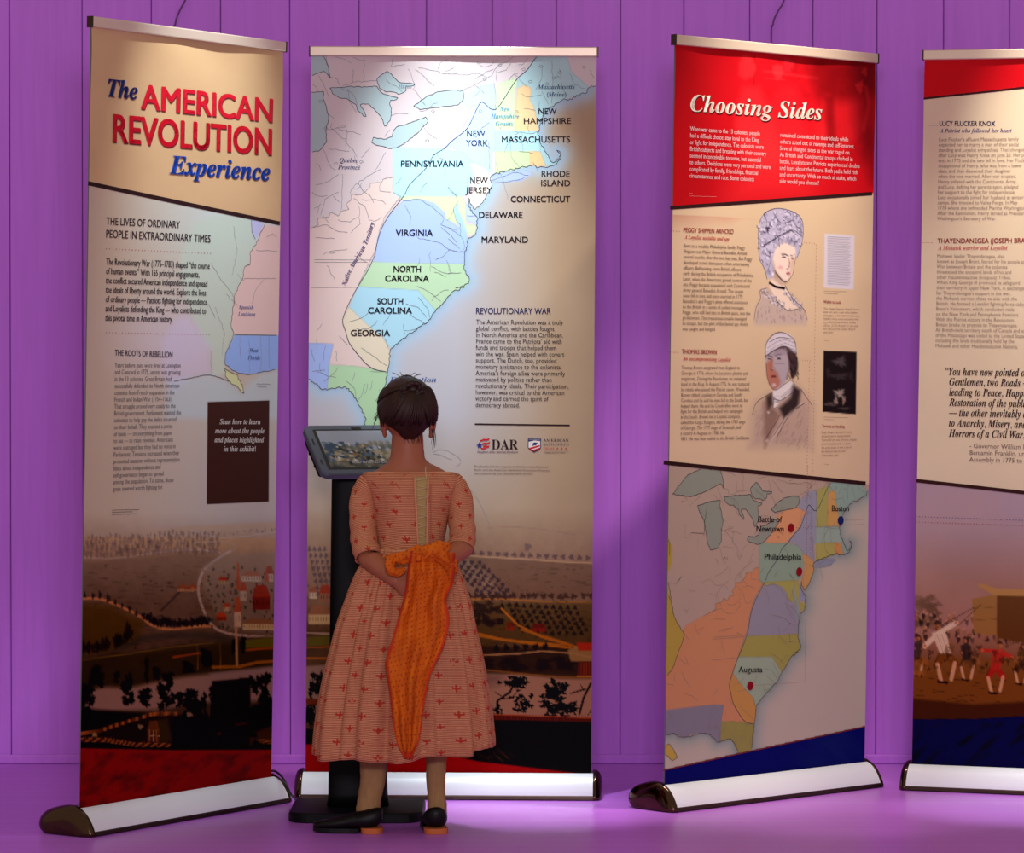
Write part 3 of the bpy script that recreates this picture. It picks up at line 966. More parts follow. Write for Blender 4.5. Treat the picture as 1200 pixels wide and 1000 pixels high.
# ================= banner 1 : title, Gulf coast, landscape
def art1(t):
    cv = Canvas(1, 200, 640)
    paper(cv, (206, 168, 122), 12, 3)
    # lower field under the slanted divider: pale green-grey to mauve paper
    cv.fill([(80, 222), (104, 223), (329, 270), (345, 272), (345, 640), (80, 640)], (196, 174, 148), .6)
    def U(*p): return Z(240, 260, 4.547, p)
    q = cv.sl(90, 225, 345, 620)
    X, Y = cv.X[q], cv.Y[q]
    below = (Y > 223 + (X - 102) * .2115)
    a = below * np.clip((X - 130) / 120, 0, 1) * np.clip((440 - Y) / 160, 0, 1)
    cv.put(q, a * .8, (200, 216, 210))
    cv.put(q, below * np.clip((X - 130) / 130, 0, 1) * np.clip((Y - 420) / 80, 0, 1) * .6, (190, 184, 182))
    a = below * np.exp(-((X - 195) / 60) ** 2 - ((Y - 410) / 45) ** 2)
    cv.put(q, a * .5, (208, 194, 216))
    greenp = U((-130, 250), (-60, 60), (60, 0), (250, 10), (260, 90), (275, 150), (245, 200), (245, 270), (215, 280), (210, 350), (165, 430), (150, 560), (160, 640), (115, 760), (110, 800), (125, 860), (60, 870), (38, 865), (38, 740), (0, 690), (-60, 560), (-110, 420))
    cv.fill(greenp, (192, 208, 186), 3, .7)
    cv.fill(Z(40, 240, 2.632, ((440, 380), (480, 368), (545, 460), (548, 552), (500, 556), (440, 605), (400, 560), (400, 450))), (206, 192, 214), 5, .6)
    sea = U((-200, 900), (-60, 880), (0, 866), (40, 866), (90, 880), (130, 900), (200, 960), (240, 900), (300, 850), (375, 830), (440, 830), (440, 1100), (-200, 1100))
    cv.fill(sea, (184, 206, 212), 5, .55)
    cv.fill(U((255, 20), (320, 45), (300, 100), (275, 130), (258, 90)), (190, 190, 222), .6)
    cv.fill(wiggle(U((325, 52), (440, 60), (440, 650), (165, 645), (145, 600), (150, 560), (165, 430), (205, 350), (220, 280), (245, 270), (248, 200), (280, 160), (300, 100)), .6, 3, 3, True), (222, 188, 176), .6)
    cv.fill(U((165, 650), (440, 650), (440, 825), (375, 835), (300, 850), (240, 862), (190, 856), (150, 840), (110, 800), (115, 750)), (146, 172, 220), .6)
    cv.fill(wiggle(U((110, 830), (170, 860), (195, 900), (212, 962), (180, 930), (150, 915), (120, 880)), 1, 2, 5, True), (206, 206, 150), .5)
    # brown card where the printed code stands
    cv.fill([(244.5, 482.5), (315.5, 480), (314, 597.5), (243, 601)], (62, 30, 24), .6)
    # ---- landscape, fading in
    q = cv.sl(60, 600, 345, 900)
    X, Y = cv.X[q], cv.Y[q]
    f1 = np.clip((Y - 612) / 90, 0, 1)
    cv.put(q, f1 * .8, (150, 128, 118))
    f2 = np.clip((Y - 690) / 90, 0, 1)
    n = fbm(X, Y, 26, 8, 4)
    cv.put(q, f2 * (.55 + .5 * n), (84, 64, 46))
    nn = fbm(X, Y, 9, 18, 3)
    cv.put(q, f1 * .35 * nn, (60, 48, 46))
    hills = smooth_path([(90, 670), (130, 662), (180, 655), (230, 655), (262, 660)], 4)
    cv.line([tuple(p) for p in smooth_path([(95, 664), (140, 664), (190, 657), (230, 654), (258, 657)], 4)], 1.6, (196, 182, 170), .7)
    cv.line([tuple(p) for p in smooth_path([(225, 632), (262, 640), (300, 636), (325, 632)], 4)], 1.2, (190, 180, 178), .6)
    for i, (r0, y0) in enumerate(((3.2, 662), (3.0, 655), (2.4, 648), (2.0, 642))):
        tree_row(cv, [(96, y0 + 2), (150, y0), (200, y0 - 4), (258, y0 - 3)], 34, r0, (104, 86, 88), .45, 1.8, 1.6, i)
    tree_row(cv, [(240, 640), (325, 630)], 16, 1.6, (130, 118, 122), .5, 2, 1.2, 9)
    cv.fill([(95, 668), (160, 662), (220, 656), (262, 662), (236, 676), (232, 700), (240, 728), (180, 742), (150, 728), (95, 712)], (112, 92, 80), 4, .5)
    # pale road loop round the town
    loop = [tuple(p) for p in smooth_path([(270, 655), (250, 668), (238, 680), (233, 698), (237, 718), (247, 738), (262, 748), (290, 752), (325, 752)], 5)]
    cv.line(loop, 3.0, (190, 176, 168), .85, 1.0)
    cv.line([tuple(p) for p in smooth_path([(228, 646), (262, 644), (277, 650), (270, 657)], 4)], 1.6, (182, 160, 148), .7)
    road = [tuple(p) for p in smooth_path([(90, 712), (115, 711), (135, 717), (160, 728), (180, 741), (200, 745), (230, 742), (250, 741)], 5)]
    cv.line(road, 3.0, (206, 150, 104), .9, 1.0)
    tree_row(cv, [(168, 733), (185, 742), (215, 742), (246, 739)], 22, 3.6, (40, 32, 40), .8, .8, 1.5, 3)
    tree_row(cv, [(96, 711), (118, 711), (140, 720), (165, 732)], 8, 3.0, (58, 44, 44), .8, .8, 1.6, 4)
    cv.line([(190, 724), (212, 702)], 2.2, (58, 46, 50), .6, 1)
    for i in range(7):
        house(cv, 209 + i * 3.2, 702, 3.2, 6 + (i % 3) * 1.5, (196, 150, 110), (170, 84, 50), .8)
    tufts(cv, 94, 325, 672, 800, 420, 5)
    # town
    cv.fill([(242, 670), (262, 660), (330, 655), (330, 750), (262, 745), (240, 700)], (150, 138, 126), 3, .6)
    rr = random.Random(12)
    for i in range(90):
        x = rr.uniform(244, 322); y = rr.uniform(672, 748)
        cv.blob(x, y, 1.6, 2.2, (50 + rr.uniform(0, 50), 50 + rr.uniform(0, 30), 52), .6, .3, i)
    for (x, y, w, h, wc, rc) in ((283, 690, 22, 12, (196, 188, 172), (168, 120, 100)), (256, 693, 11, 8, (170, 150, 120), (168, 62, 40)), (254, 735, 11, 9, (150, 60, 36), (190, 80, 44)), (262, 724, 8, 9, (196, 170, 140), (176, 84, 52)),
                                 (284, 745, 36, 13, (206, 190, 146), (150, 110, 80)), (295, 722, 20, 28, (128, 48, 38), (160, 66, 48)), (274, 742, 8, 34, (206, 184, 158), (176, 96, 66)), (281, 712, 7, 22, (190, 176, 160), (170, 92, 66)), (310, 690, 9, 18, (190, 180, 176), (150, 90, 76))):
        house(cv, x, y, w, h, wc, rc)
    cv.fill([(277, 700), (281, 700), (279.5, 668), (278, 668)], (180, 92, 62), .5, .9)
    cv.fill([(309, 690), (314, 690), (312, 672)], (176, 98, 70), .5, .9)
    # fields, river, foreground
    cv.fill([(92, 716), (130, 720), (170, 738), (160, 762), (92, 775)], (98, 74, 26), 5, .75)
    cv.fill([(92, 780), (180, 770), (260, 760), (320, 752), (320, 795), (240, 800), (92, 838)], (66, 52, 26), 4, .75)
    cv.fill([(286, 757), (330, 752), (330, 764), (286, 766)], (122, 120, 44), 1, .8)
    for P, c_, w in (([(92, 782), (150, 774), (200, 766), (250, 760)], (128, 104, 52), 1.2), ([(204, 777), (235, 772)], (170, 88, 30), 2.2), ([(288, 768), (325, 765)], (176, 96, 40), 2.4), ([(250, 788), (280, 787), (300, 782), (325, 780)], (176, 118, 48), 3.5), ([(276, 742), (277, 785)], (190, 150, 112), 3)):
        cv.line(P, w, c_, .85, 1)
    for x in (232, 258):
        cv.line([(x, 762), (x, 790)], .8, (190, 130, 60), .7)
    tree_row(cv, [(96, 775), (130, 770)], 6, 4.5, (44, 32, 20), .8, 1, 1.7, 6)
    tree_row(cv, [(135, 770), (152, 758)], 5, 6, (46, 34, 24), .7, 2, 1.6, 7)
    cv.line([(146, 766), (170, 756), (200, 752), (240, 752), (270, 756)], 7, (70, 66, 66), .55, 5)
    water = [tuple(p) for p in smooth_path([(92, 822), (120, 812), (150, 812), (180, 806), (210, 800), (240, 796), (290, 790), (325, 786)], 4)] + [tuple(p) for p in smooth_path([(325, 824), (290, 826), (240, 828), (190, 836), (150, 838), (92, 842)], 4)]
    cv.fill(water, (166, 140, 134), 3, .95)
    cv.fill([(245, 795), (325, 786), (325, 792), (250, 800)], (160, 140, 140), 1.5, .7)
    rr = random.Random(3)
    for (x, y, w, h) in ((102, 828, 13, 28), (115, 800, 11, 18), (138, 800, 5, 10), (151, 818, 9, 22), (152, 806, 5, 18), (171, 822, 10, 18), (173, 790, 3, 26), (193, 822, 10, 26), (198, 802, 8, 14), (185, 795, 6, 12), (208, 826, 9, 14), (226, 830, 14, 24), (237, 835, 8, 26), (296, 808, 8, 16), (308, 812, 10, 26), (248, 818, 5, 12), (220, 788, 10, 10), (242, 778, 8, 16), (273, 765, 3, 14), (284, 762, 4, 16)):
        for j in range(16):
            cv.blob(x + rr.uniform(-w, w) * .62, y + rr.uniform(-h, h) * .55, w * .36, h * .22, (16 + rr.uniform(0, 14), 11 + rr.uniform(0, 8), 12), .85, .4, j)
    cv.fill([(249, 804), (290, 800), (290, 852), (246, 852)], (8, 4, 5), 1.2)
    cv.fill([(280, 800), (292, 800), (292, 830), (280, 830)], (40, 14, 14), 1.2)
    cv.fill([(92, 836), (150, 840), (180, 842), (250, 846), (325, 822), (325, 900), (92, 900)], (22, 12, 9), 3)
    cv.fill([(95, 866), (180, 842), (205, 842), (204, 878), (95, 874)], (62, 38, 20), 2, .75)
    cv.fill([(183, 848), (198, 846), (203, 872), (186, 874)], (96, 84, 34), 2, .6)
    cv.fill([(290, 862), (325, 850), (325, 872), (290, 876)], (110, 74, 40), 2, .7)
    FC = (206, 132, 76)
    fence_line(cv, [(95, 866), (120, 862), (150, 852), (180, 843), (208, 842)], FC, 3.5, 4)
    fence_line(cv, [(95, 873), (125, 873), (160, 878), (200, 878)], FC, 3.5, 5)
    fence_line(cv, [(298, 874), (325, 872)], (190, 124, 72), 4, 6)
    house(cv, 174, 873, 14, 24, (120, 66, 44), (130, 84, 50), .8)
    for x in (177, 181, 185):
        cv.line([(x, 872), (x, 860)], .9, (206, 170, 130), .8)
    cv.line([(175, 866), (188, 866)], .9, (206, 170, 130), .8)
    for (x, y, c_) in ((166, 856, (176, 160, 140)), (113, 866, (190, 172, 130)), (222, 842, (170, 150, 130)), (256, 862, (130, 62, 40))):
        cv.blob(x, y, 3.5, 3, c_, .8, .4, x)
    cv.line([(246, 856), (288, 851)], 2, (110, 40, 26), .7)
    for j in range(60):
        cv.blob(rr.uniform(205, 300), rr.uniform(850, 880), rr.uniform(3, 7), rr.uniform(2, 5), (9, 6, 7), .8, .4, j)
    cv.fill([(92, 880.5), (200, 882), (330, 880), (330, 960), (92, 960)], (158, 14, 22), .8)
    q = cv.sl(90, 870, 330, 960); n = fbm(cv.X[q] + cv.Y[q] * .8, cv.Y[q], 12, 31, 3)
    cv.put(q, np.clip((cv.Y[q] - 884) / 3, 0, 1) * np.clip(n - .45, 0, 1) * 1.2, (60, 4, 10))
    dark_foot(cv, 610, 720, .62)
    p = cv.build(t); S = Sheet(1, p)
    # map outlines
    S.strips('map_outline', [wiggle(U((325, 52), (300, 100), (280, 160), (248, 200), (245, 270), (220, 280), (205, 350), (165, 430), (150, 560), (145, 600), (160, 645), (115, 750), (110, 800), (150, 840), (190, 856), (240, 862), (300, 850), (375, 835)), .9, 2.5, 4),
                             wiggle(U((110, 830), (170, 860), (195, 900), (212, 962), (180, 930), (150, 915), (120, 880), (110, 830)), 1, 2, 5), U((165, 648), (385, 650)), wiggle(U((-160, 900), (-60, 880), (0, 866), (40, 866), (90, 880), (130, 900)), .5, 2, 6), U((255, 20), (258, 90), (275, 130))], 0.0016, (90, 92, 96), .8)
    S.strips('river_line', [wiggle(U(*P), .8, 3, i) for i, P in enumerate((((40, 260), (90, 350), (150, 420), (165, 480)), ((120, 430), (180, 490)), ((180, 320), (215, 355)), ((60, 500), (110, 640), (95, 760)), ((20, 480), (60, 560)), ((320, 350), (280, 400), (255, 480)), ((280, 190), (390, 196)), ((215, 345), (385, 345)), ((300, 660), (305, 780), (300, 840)), ((240, 680), (240, 850)), ((345, 660), (345, 830)), ((190, 660), (195, 780)), ((40, 866), (38, 740)), ((335, 120), (370, 100), (390, 120)), ((160, 60), (180, 200), (150, 330))))], 0.0011, (150, 146, 140), .7)
    divider(S, (102.5, 222.5), (328.5, 269.5), .011)
    DR = (0.0022, -0.0028, (120, 84, 84))
    text(S, 'title', 'The', (124, 116), (161, 120), 22, (28, 38, 92), bi, .012, 2, 4, drop=DR)
    text(S, 'title', 'AMERICAN', (165, 131), (321, 147), 30, (206, 22, 42), None, .021, 2, 4, drop=(0.0022, -0.0028, (104, 30, 40)))
    text(S, 'title', 'REVOLUTION', (130.5, 171.5), (320, 187), 34, (196, 14, 34), None, .021, 2, 4, drop=(0.0022, -0.0028, (104, 30, 40)))
    text(S, 'title', 'Experience', (199, 210), (318, 218), 23, (30, 72, 172), bi, .014, 2, 4, drop=DR)
    text(S, 'heading', 'THE LIVES OF ORDINARY', (123.5, 272), (212, 276), 9, (52, 34, 42), None, .012)
    text(S, 'heading', 'PEOPLE IN EXTRAORDINARY TIMES', (123.5, 287.5), (248, 293), 9.5, (52, 34, 42), None, .012)
    S.dots('dotted_rule', (124, 301), (248, 306), 34, .0016, (170, 70, 74))
    S.dots('dotted_rule', (124, 401), (246, 402.5), 34, .0016, (170, 70, 74))
    block(S, 'paragraph', ['The Revolutionary War (1775–1783) shaped “the course', 'of human events.” With 165 principal engagements,', 'the conflict secured American independence and spread', 'the ideals of liberty around the world. Explore the lives', 'of ordinary people — Patriots fighting for independence', 'and Loyalists defending the King — who contributed to', 'this pivotal time in American history.'],
          (123.5, 320), (122.5, 387), 247, (44, 34, 40), None, .016, .62)
    text(S, 'heading', 'THE ROOTS OF REBELLION', (134.5, 428), (203, 430), 7, (52, 40, 62), None, .012)
    block(S, 'paragraph', ['Years before guns were fired at Lexington', 'and Concord in 1775, unrest was growing', 'in the 13 colonies. Great Britain had', 'successfully defended its North American', 'colonies from French expansion in the', 'French and Indian War (1754–1763).', 'That struggle proved very costly to the', 'British government. Parliament wanted the', 'colonists to help pay the debts incurred', 'on their behalf. They enacted a series', 'of taxes — on everything from paper', 'to tea — to raise revenue. Americans', 'were outraged but they had no voice in', 'Parliament. Tensions increased when they', 'protested taxation without representation.', 'Ideas about independence and', 'self-governance began to spread', 'among the population. To some, those', 'goals seemed worth fighting for.'],
          (134.5, 442), (132.5, 587), 214, (92, 82, 82), None, 0.0, .60)
    S.strips('small_print', [wiggle([(132, y), (164 - d, y - 1)], .25, 1.2, i) for i, (y, d) in enumerate(((609, 0), (611.5, 8), (614, 2)))], .0013, (100, 84, 76), 1)
    S.polys('brown_card', [[(244.5, 482.5), (315.5, 480), (314, 597.5), (243, 601)]], (62, 30, 24), .5)
    for i, (l, x0, x1) in enumerate((('Scan here to learn', 258, 305), ('more about the people', 252.5, 309.5), ('and places highlighted', 252, 309), ('in this exhibit!', 262.5, 299.5))):
        y = 508 + i * 10.6
        text(S, 'card_text', l, (x0, y), (x1, y - .3), 6.4, (236, 226, 216), bi, .01)
    for l, x0, x1, y in (('Spanish', 281, 298, 372), ('Louisiana', 280, 300, 380), ('West', 293.5, 303, 423), ('Florida', 291, 305, 431.5)):
        text(S, 'map_label', l, (x0, y), (x1, y + .3), 4.6, (62, 78, 130), bi)
    S.strips('small_print', [wiggle(U(*P), .2, 1.1, 3) for P in (((278, 912), (350, 912)), ((280, 925), (330, 928)))], .0012, (120, 130, 140), 1)


# ================= banner 2 : map of the colonies, landscape
def art2(t):
    cv = Canvas(2, 320, 640)
    paper(cv, (174, 146, 114), 8, 5)
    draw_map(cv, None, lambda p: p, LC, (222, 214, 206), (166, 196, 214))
    # warm paper back over the sea on the right and the sheet below the map
    q = cv.sl(355, 520, 705, 700)
    X, Y = cv.X[q], cv.Y[q]
    # landscape, fading in
    q = cv.sl(350, 590, 705, 915); X, Y = cv.X[q], cv.Y[q]
    f1 = np.clip((Y - 600) / 80, 0, 1)
    cv.put(q, f1 * .72, (156, 130, 114))
    f2 = np.clip((Y - 690) / 60, 0, 1); n = fbm(X, Y, 24, 40, 4)
    cv.put(q, f2 * (.5 + .5 * n), (92, 72, 46))
    cv.put(q, f1 * .3 * fbm(X, Y, 8, 44, 3), (70, 54, 48))
    def K(*p): return Z(540, 600, 6.25, p)
    tufts(cv, 356, 698, 690, 790, 300, 6)
    # upper fields (right of the girl)
    cv.fill(K((-60, 350), (100, 360), (400, 375), (1000, 410), (1050, 650), (320, 660), (200, 480), (60, 380)), (124, 98, 80), 2, .75)
    cv.line(K((-600, 350), (60, 352), (400, 372), (700, 395), (1050, 412)), 1.6, (196, 166, 128), .8, .8)
    cv.line(K((200, 145), (400, 140), (620, 160), (850, 200)), .9, (140, 110, 98), .5)
    cv.blob(619, 646, 5, 5, (112, 90, 90), .7, .3, 2)
    for i in range(16):
        x = 555 + i * 9.6
        cv.blob(x, 653 + (x - 555) * .045, 3.4, 3.2, (96, 78, 80), .75, .35, i)
    rr = random.Random(8)
    for r in range(5):          # slanting orchard rows
        for i in range(9):
            t_ = i / 8
            x = 540 + r * 9 - 14 + t_ * 44; y = 664 + t_ * 42 + rr.uniform(-1, 1)
            if y > 662 and x < 598:
                cv.blob(x, y, 3.0, 3.4, (70, 56, 66), .8, .35, i + r)
    cv.line(K((120, 400), (300, 640)), 1.4, (150, 126, 110), .5)
    cv.line(K((60, 670), (300, 668), (620, 690), (1050, 695)), 2.0, (188, 132, 66), .8, 1)
    for i in range(17):
        x = 548 + i * 9
        cv.blob(x + rr.uniform(-2, 2), 704 + rr.uniform(-1, 1), 4.2, 3.8, (80, 58, 50), .85, .4, i)
    cv.fill(K((60, 690), (1050, 700), (1050, 1000), (60, 1000)), (96, 78, 40), 3, .6)
    for r in range(6):
        for i in range(12):
            x = 590 + i * 8.6 + r * 3.2 - 10; y = 714 + r * 6 + i * .4 + rr.uniform(-1, 1)
            if 588 + r * 5 < x < 690:
                cv.blob(x, y, 3.0, 3.2, (56, 42, 34), .9, .35, i * r)
    for j in range(26):
        cv.blob(rr.uniform(548, 588), rr.uniform(712, 738), 5, 4, (58, 40, 38), .7, .4, j)
    cv.line(K((300, 740), (420, 860), (600, 950), (780, 1000)), 2.6, (190, 126, 52), .9, 1)
    cv.line(K((0, 910), (120, 920), (300, 965), (520, 990), (800, 1010)), 2.6, (176, 118, 44), .9, 1)
    house(cv, 594, 744, 9, 10, (150, 66, 36), (120, 50, 32)); house(cv, 624, 746, 16, 10, (146, 56, 30), (116, 44, 28))
    def M(*p): return Z(540, 750, 5.88, p)
    tufts(cv, 548, 696, 665, 770, 220, 7)
    cv.fill(M((-40, 60), (400, 90), (760, 70), (1000, 60), (1000, 290), (400, 260), (-40, 240)), (66, 46, 28), 2, .85)
    cv.line(M((120, 0), (300, 30), (520, 60), (760, 85)), 3, (176, 118, 44), .9, 1)
    cv.line(M((420, -40), (620, 20), (800, 80)), 3, (170, 112, 44), .9, 1)
    cv.line(M((-40, 130), (150, 135), (400, 125), (560, 108), (760, 122), (900, 150)), 2.0, (170, 140, 104), .9, .8)
    for i in range(6):
        cv.blob(582 + i * 11.5, 765 - i * .4, 4, 4.5, (44, 28, 20), .9, .35, i)
    for j in range(30):
        cv.blob(rr.uniform(560, 684), rr.uniform(776, 790), 7, 4, (50, 26, 18), .7, .4, j)
    cv.line(M((-20, 235), (200, 240), (400, 262), (700, 290), (960, 292)), 2, (150, 106, 54), .8, 1)
    cv.fill(M((740, 100), (830, 60), (1000, 60), (1000, 180), (760, 180)), (160, 134, 92), 1, .9)
    cv.fill(M((800, 50), (1000, 50), (1000, 105), (815, 105)), (170, 64, 36), .8)
    cv.fill(M((815, 180), (1000, 180), (1000, 280), (805, 280)), (110, 50, 26), .8)
    for xx in (830, 850, 870, 890, 910, 930):
        cv.line(M((xx, 190), (xx, 270)), .8, (150, 84, 40), .7)
    cv.line(M((806, 280), (950, 282)), 1.6, (190, 136, 70), .9)
    cv.fill(M((-1100, 250), (150, 262), (400, 268), (700, 300), (1000, 300), (1000, 570), (-1100, 545)), (164, 136, 118), 1.5)
    cv.fill(M((-100, 262), (300, 262), (260, 330), (-100, 400)), (106, 88, 84), 8, .6)
    DK = (12, 8, 8)
    def tre(cx, cy, w, h, n, seed):
        r_ = random.Random(seed)
        for j in range(n):
            cv.blob(cx + r_.gauss(0, w * .42), cy + r_.gauss(0, h * .36), w * .2, h * .18, DK, .95, .5, j)
    cv.line(M((250, 540), (255, 450), (340, 390), (370, 330)), 2.4, DK, 1); cv.line(M((300, 430), (240, 390)), 1, DK, 1); cv.line(M((260, 440), (350, 430), (380, 400)), 1, DK, 1)
    tre(605, 805, 16, 11, 42, 1); tre(600, 823, 6, 5, 10, 2); tre(614, 832, 12, 14, 30, 3); tre(650, 815, 17, 14, 46, 4); tre(653, 834, 22, 13, 52, 5); tre(583, 838, 8, 10, 18, 6); tre(695, 840, 7, 6, 12, 8); tre(670, 838, 8, 8, 16, 9)
    cv.line(M((820, 540), (850, 430), (900, 330)), 2.6, (46, 20, 14), .95); cv.line(M((760, 400), (860, 370)), 1.6, (46, 20, 14), .95); cv.line(M((830, 340), (850, 380)), 1, (46, 20, 14), .9)
    cv.fill(M((-1100, 535), (200, 540), (600, 560), (1000, 570), (1000, 600), (-1100, 585)), (96, 44, 24), 1)
    for i in range(96):
        x = 355 + i * 3.6
        cv.line([(x, 843), (x, 850)], .9, (130, 64, 36), .7)
    cv.line(M((-400, 548), (300, 545), (960, 572)), 1.2, (180, 96, 56), .8)
    cv.fill(M((-900, 575), (400, 585), (1000, 605), (1000, 1100), (-900, 1100)), (10, 6, 6), 1.2)
    for j in range(60):
        x = rr.uniform(560, 680); y = rr.uniform(866, 892)
        cv.line([(x, y), (x + 9, y + 4)], 2.2, (58 + rr.uniform(-12, 12), 26, 16) if y < 878 else (50, 34, 18), .5, 2)
    for j in range(30):
        x = rr.uniform(545, 600); y = rr.uniform(880, 893)
        cv.line([(x, y), (x + 6, y + 5)], 1.8, (84, 66, 34), .6, 1.5)
    # left strip beside the kiosk (town, river, trees)
    for r in range(4):
        for i in range(8):
            cv.blob(362 + r * 6 + i * 1.5, 648 + i * 7.5, 2.4, 3.4, (92, 78, 84), .7, .35, i)
    house(cv, 361, 736, 26, 22, (196, 180, 140), (150, 110, 84)); house(cv, 374, 710, 14, 20, (150, 110, 90), (160, 70, 48)); house(cv, 362, 706, 9, 14, (196, 186, 164), (150, 100, 80))
    cv.fill([(355, 752), (400, 748), (400, 760), (355, 762)], (110, 108, 44), 1, .8)
    cv.line([(355, 746), (400, 748)], 2, (176, 160, 150), .8); cv.line([(355, 764), (400, 762)], 1.6, (170, 100, 44), .8); cv.line([(355, 776), (400, 776)], 3, (170, 110, 50), .8, 1)
    cv.fill([(350, 786), (400, 782), (400, 850), (350, 850)], (150, 130, 124), 1.5)
    tre(372, 808, 12, 26, 34, 11); tre(366, 840, 12, 22, 34, 12); tre(392, 815, 10, 30, 34, 13)
    cv.fill([(350, 822), (400, 826), (400, 832), (350, 830)], (120, 66, 34), 1)
    cv.fill([(350, 858), (400, 862), (400, 884), (350, 880)], (14, 8, 8), 1.5)
    # red foot of the sheet
    cv.fill([(350, 876), (500, 884), (560, 897), (700, 914), (700, 930), (350, 930)], (176, 20, 30), 1)
    dark_foot(cv, 600, 740, .62)
    p = cv.build(t); S = Sheet(2, p)
    map_lines(S, lambda p: p, ok=lambda q: q[1] > 63)
    ST = (44, 36, 44)
    for l, x0, x1, y, c_, w in (('NEW', 547, 569, 160, (74, 82, 104), .008), ('YORK', 546, 572, 171.5, (74, 82, 104), .008), ('NEW', 632, 653.5, 134, ST, .014), ('HAMPSHIRE', 614.5, 670.5, 145.5, ST, .014), ('MASSACHUSETTS', 588.5, 669.5, 167.5, ST, .014), ('PENNSYLVANIA', 469, 543.5, 196, (54, 62, 76), .018),
                             ('NEW', 551, 572, 216, (56, 52, 62), .012), ('JERSEY', 545.5, 577, 227.5, (56, 52, 62), .012), ('RHODE', 635.5, 669, 208.5, ST, .014), ('ISLAND', 635, 669.5, 219.5, ST, .014), ('CONNECTICUT', 599, 669.5, 238.5, ST, .018), ('DELAWARE', 561.5, 613, 257, ST, .018), ('MARYLAND', 564.5, 619.5, 286.5, ST, .018), ('VIRGINIA', 463, 507, 278, (40, 44, 62), .018),
                             ('NORTH', 460.5, 493, 321, (36, 38, 44), .018), ('CAROLINA', 450.5, 502.5, 332, (36, 38, 44), .018), ('SOUTH', 441.5, 472, 359, (34, 38, 44), .02), ('CAROLINA', 430.5, 482.5, 370, (34, 38, 44), .02), ('GEORGIA', 410, 456.5, 396.5, (36, 34, 34), .02)):
        text(S, 'colony_name', l, (x0, y), (x1, y + .2), 7.2, c_, None, w)
    for l, x0, x1, y, c_ in (('Massachusetts', 631, 675, 104, (50, 78, 104)), ('(Maine)', 642, 665, 113, (50, 78, 104)), ('New', 586, 598, 130, (94, 140, 170)), ('Hampshire', 575.5, 609, 138.5, (94, 140, 170)), ('Grants', 581, 602, 147.5, (94, 140, 170)),
                          ('Quebec', 396.5, 418.5, 190.5, (60, 62, 96)), ('Province', 394.5, 421, 199, (60, 62, 96)), ('Exploration', 456, 511, 451, (70, 92, 140)), ('Huron', 466, 482, 102.5, (120, 140, 150))):
        text(S, 'map_label', l, (x0, y), (x1, y + .2), 5.2 if l != 'Exploration' else 6, c_, bi)
    # lettering that runs up along the mountain line
    P = [np.array(q) for q in smooth_path([(404.5, 338), (412, 318), (424, 298), (432, 282), (438, 263)], 12)]
    V, F = glyphs([bi('Native American Territory')], 1.0, 0.0, 1.0, res=2)
    UV = np.array([S.uv(q) for q in P]); seg = np.hypot(*np.diff(UV, axis=0).T); cum = np.concatenate([[0], np.cumsum(seg)])
    s_ = (V[:, 0] - V[:, 0].min()) / np.ptp(V[:, 0]) * cum[-1]
    cx = np.interp(s_, cum, UV[:, 0]); cy = np.interp(s_, cum, UV[:, 1])
    tx = np.interp(s_ + .004, cum, UV[:, 0]) - np.interp(s_ - .004, cum, UV[:, 0]); ty = np.interp(s_ + .004, cum, UV[:, 1]) - np.interp(s_ - .004, cum, UV[:, 1])
    l_ = np.hypot(tx, ty) + 1e-9; h_ = V[:, 1] * .020
    S.emit('map_label', list(zip((cx - ty / l_ * h_).tolist(), (cy + tx / l_ * h_).tolist())), F, (78, 78, 112), 1.5)
    text(S, 'heading', 'REVOLUTIONARY WAR', (558, 371), (646.5, 371.5), 7.4, (40, 46, 98), None, .014)
    block(S, 'paragraph', ['The American Revolution was a truly', 'global conflict, with battles fought', 'in North America and the Caribbean.', 'France came to the Patriots’ aid with', 'funds and troops that helped them', 'win the war. Spain helped with covert', 'support. The Dutch, too, provided', 'monetary assistance to the colonists.', 'America’s foreign allies were primarily', 'motivated by politics rather than', 'revolutionary ideals. Their participation,', 'however, was critical to the American', 'victory and carried the spirit of', 'democracy abroad.'],
          (558, 383), (558, 481), 668, (70, 60, 60), None, 0.004, .64)
    S.strips('rule', [[(557, 501.2), (668, 503)]], .0042, (44, 26, 26), 1, clip=False)
    # emblem with star and waving stripes, and its lettering
    def G(*p): return Z(545, 500, 8.889, p)
    star = []
    for i in range(10):
        a = math.pi / 2 + i * math.pi / 5 + .15; rr_ = 36 if i % 2 == 0 else 15
        star.append((152 + rr_ * math.cos(a), 235 - rr_ * math.sin(a)))
    S.polys('emblem_stripe', [G(*P) for P in (((158, 180), (195, 164), (225, 168), (258, 158), (254, 176), (225, 186), (195, 184), (160, 196)), ((176, 215), (205, 202), (230, 208), (264, 194), (260, 213), (228, 226), (205, 222), (178, 232)), ((190, 238), (215, 232), (235, 240), (258, 234), (252, 254), (230, 260), (205, 254), (190, 256)), ((170, 262), (195, 258), (222, 262), (216, 274), (190, 276), (168, 272)))], (196, 34, 44), 1.5)
    S.polys('emblem_star', [G(*star)], (30, 44, 122), 1.8)
    text(S, 'emblem_letters', 'DAR', G((278, 274))[0], G((556, 276))[0], 11.6, (44, 26, 26), lambda t_: _shift(t_, 0x1D41A, 0x1D400), -.012)
    text(S, 'small_print', 'Daughters of the American Revolution', G((128, 310))[0], G((556, 314))[0], 2.6, (110, 84, 100), bi)
    S.polys('shield', [G((660, 164), (798, 166), (796, 262), (780, 282), (724, 308), (676, 280), (658, 258))], (40, 44, 84), 1.4)
    S.polys('shield_field', [G((668, 176), (790, 178), (788, 258), (774, 276), (724, 298), (680, 274), (666, 254))], (222, 208, 196), 1.7)
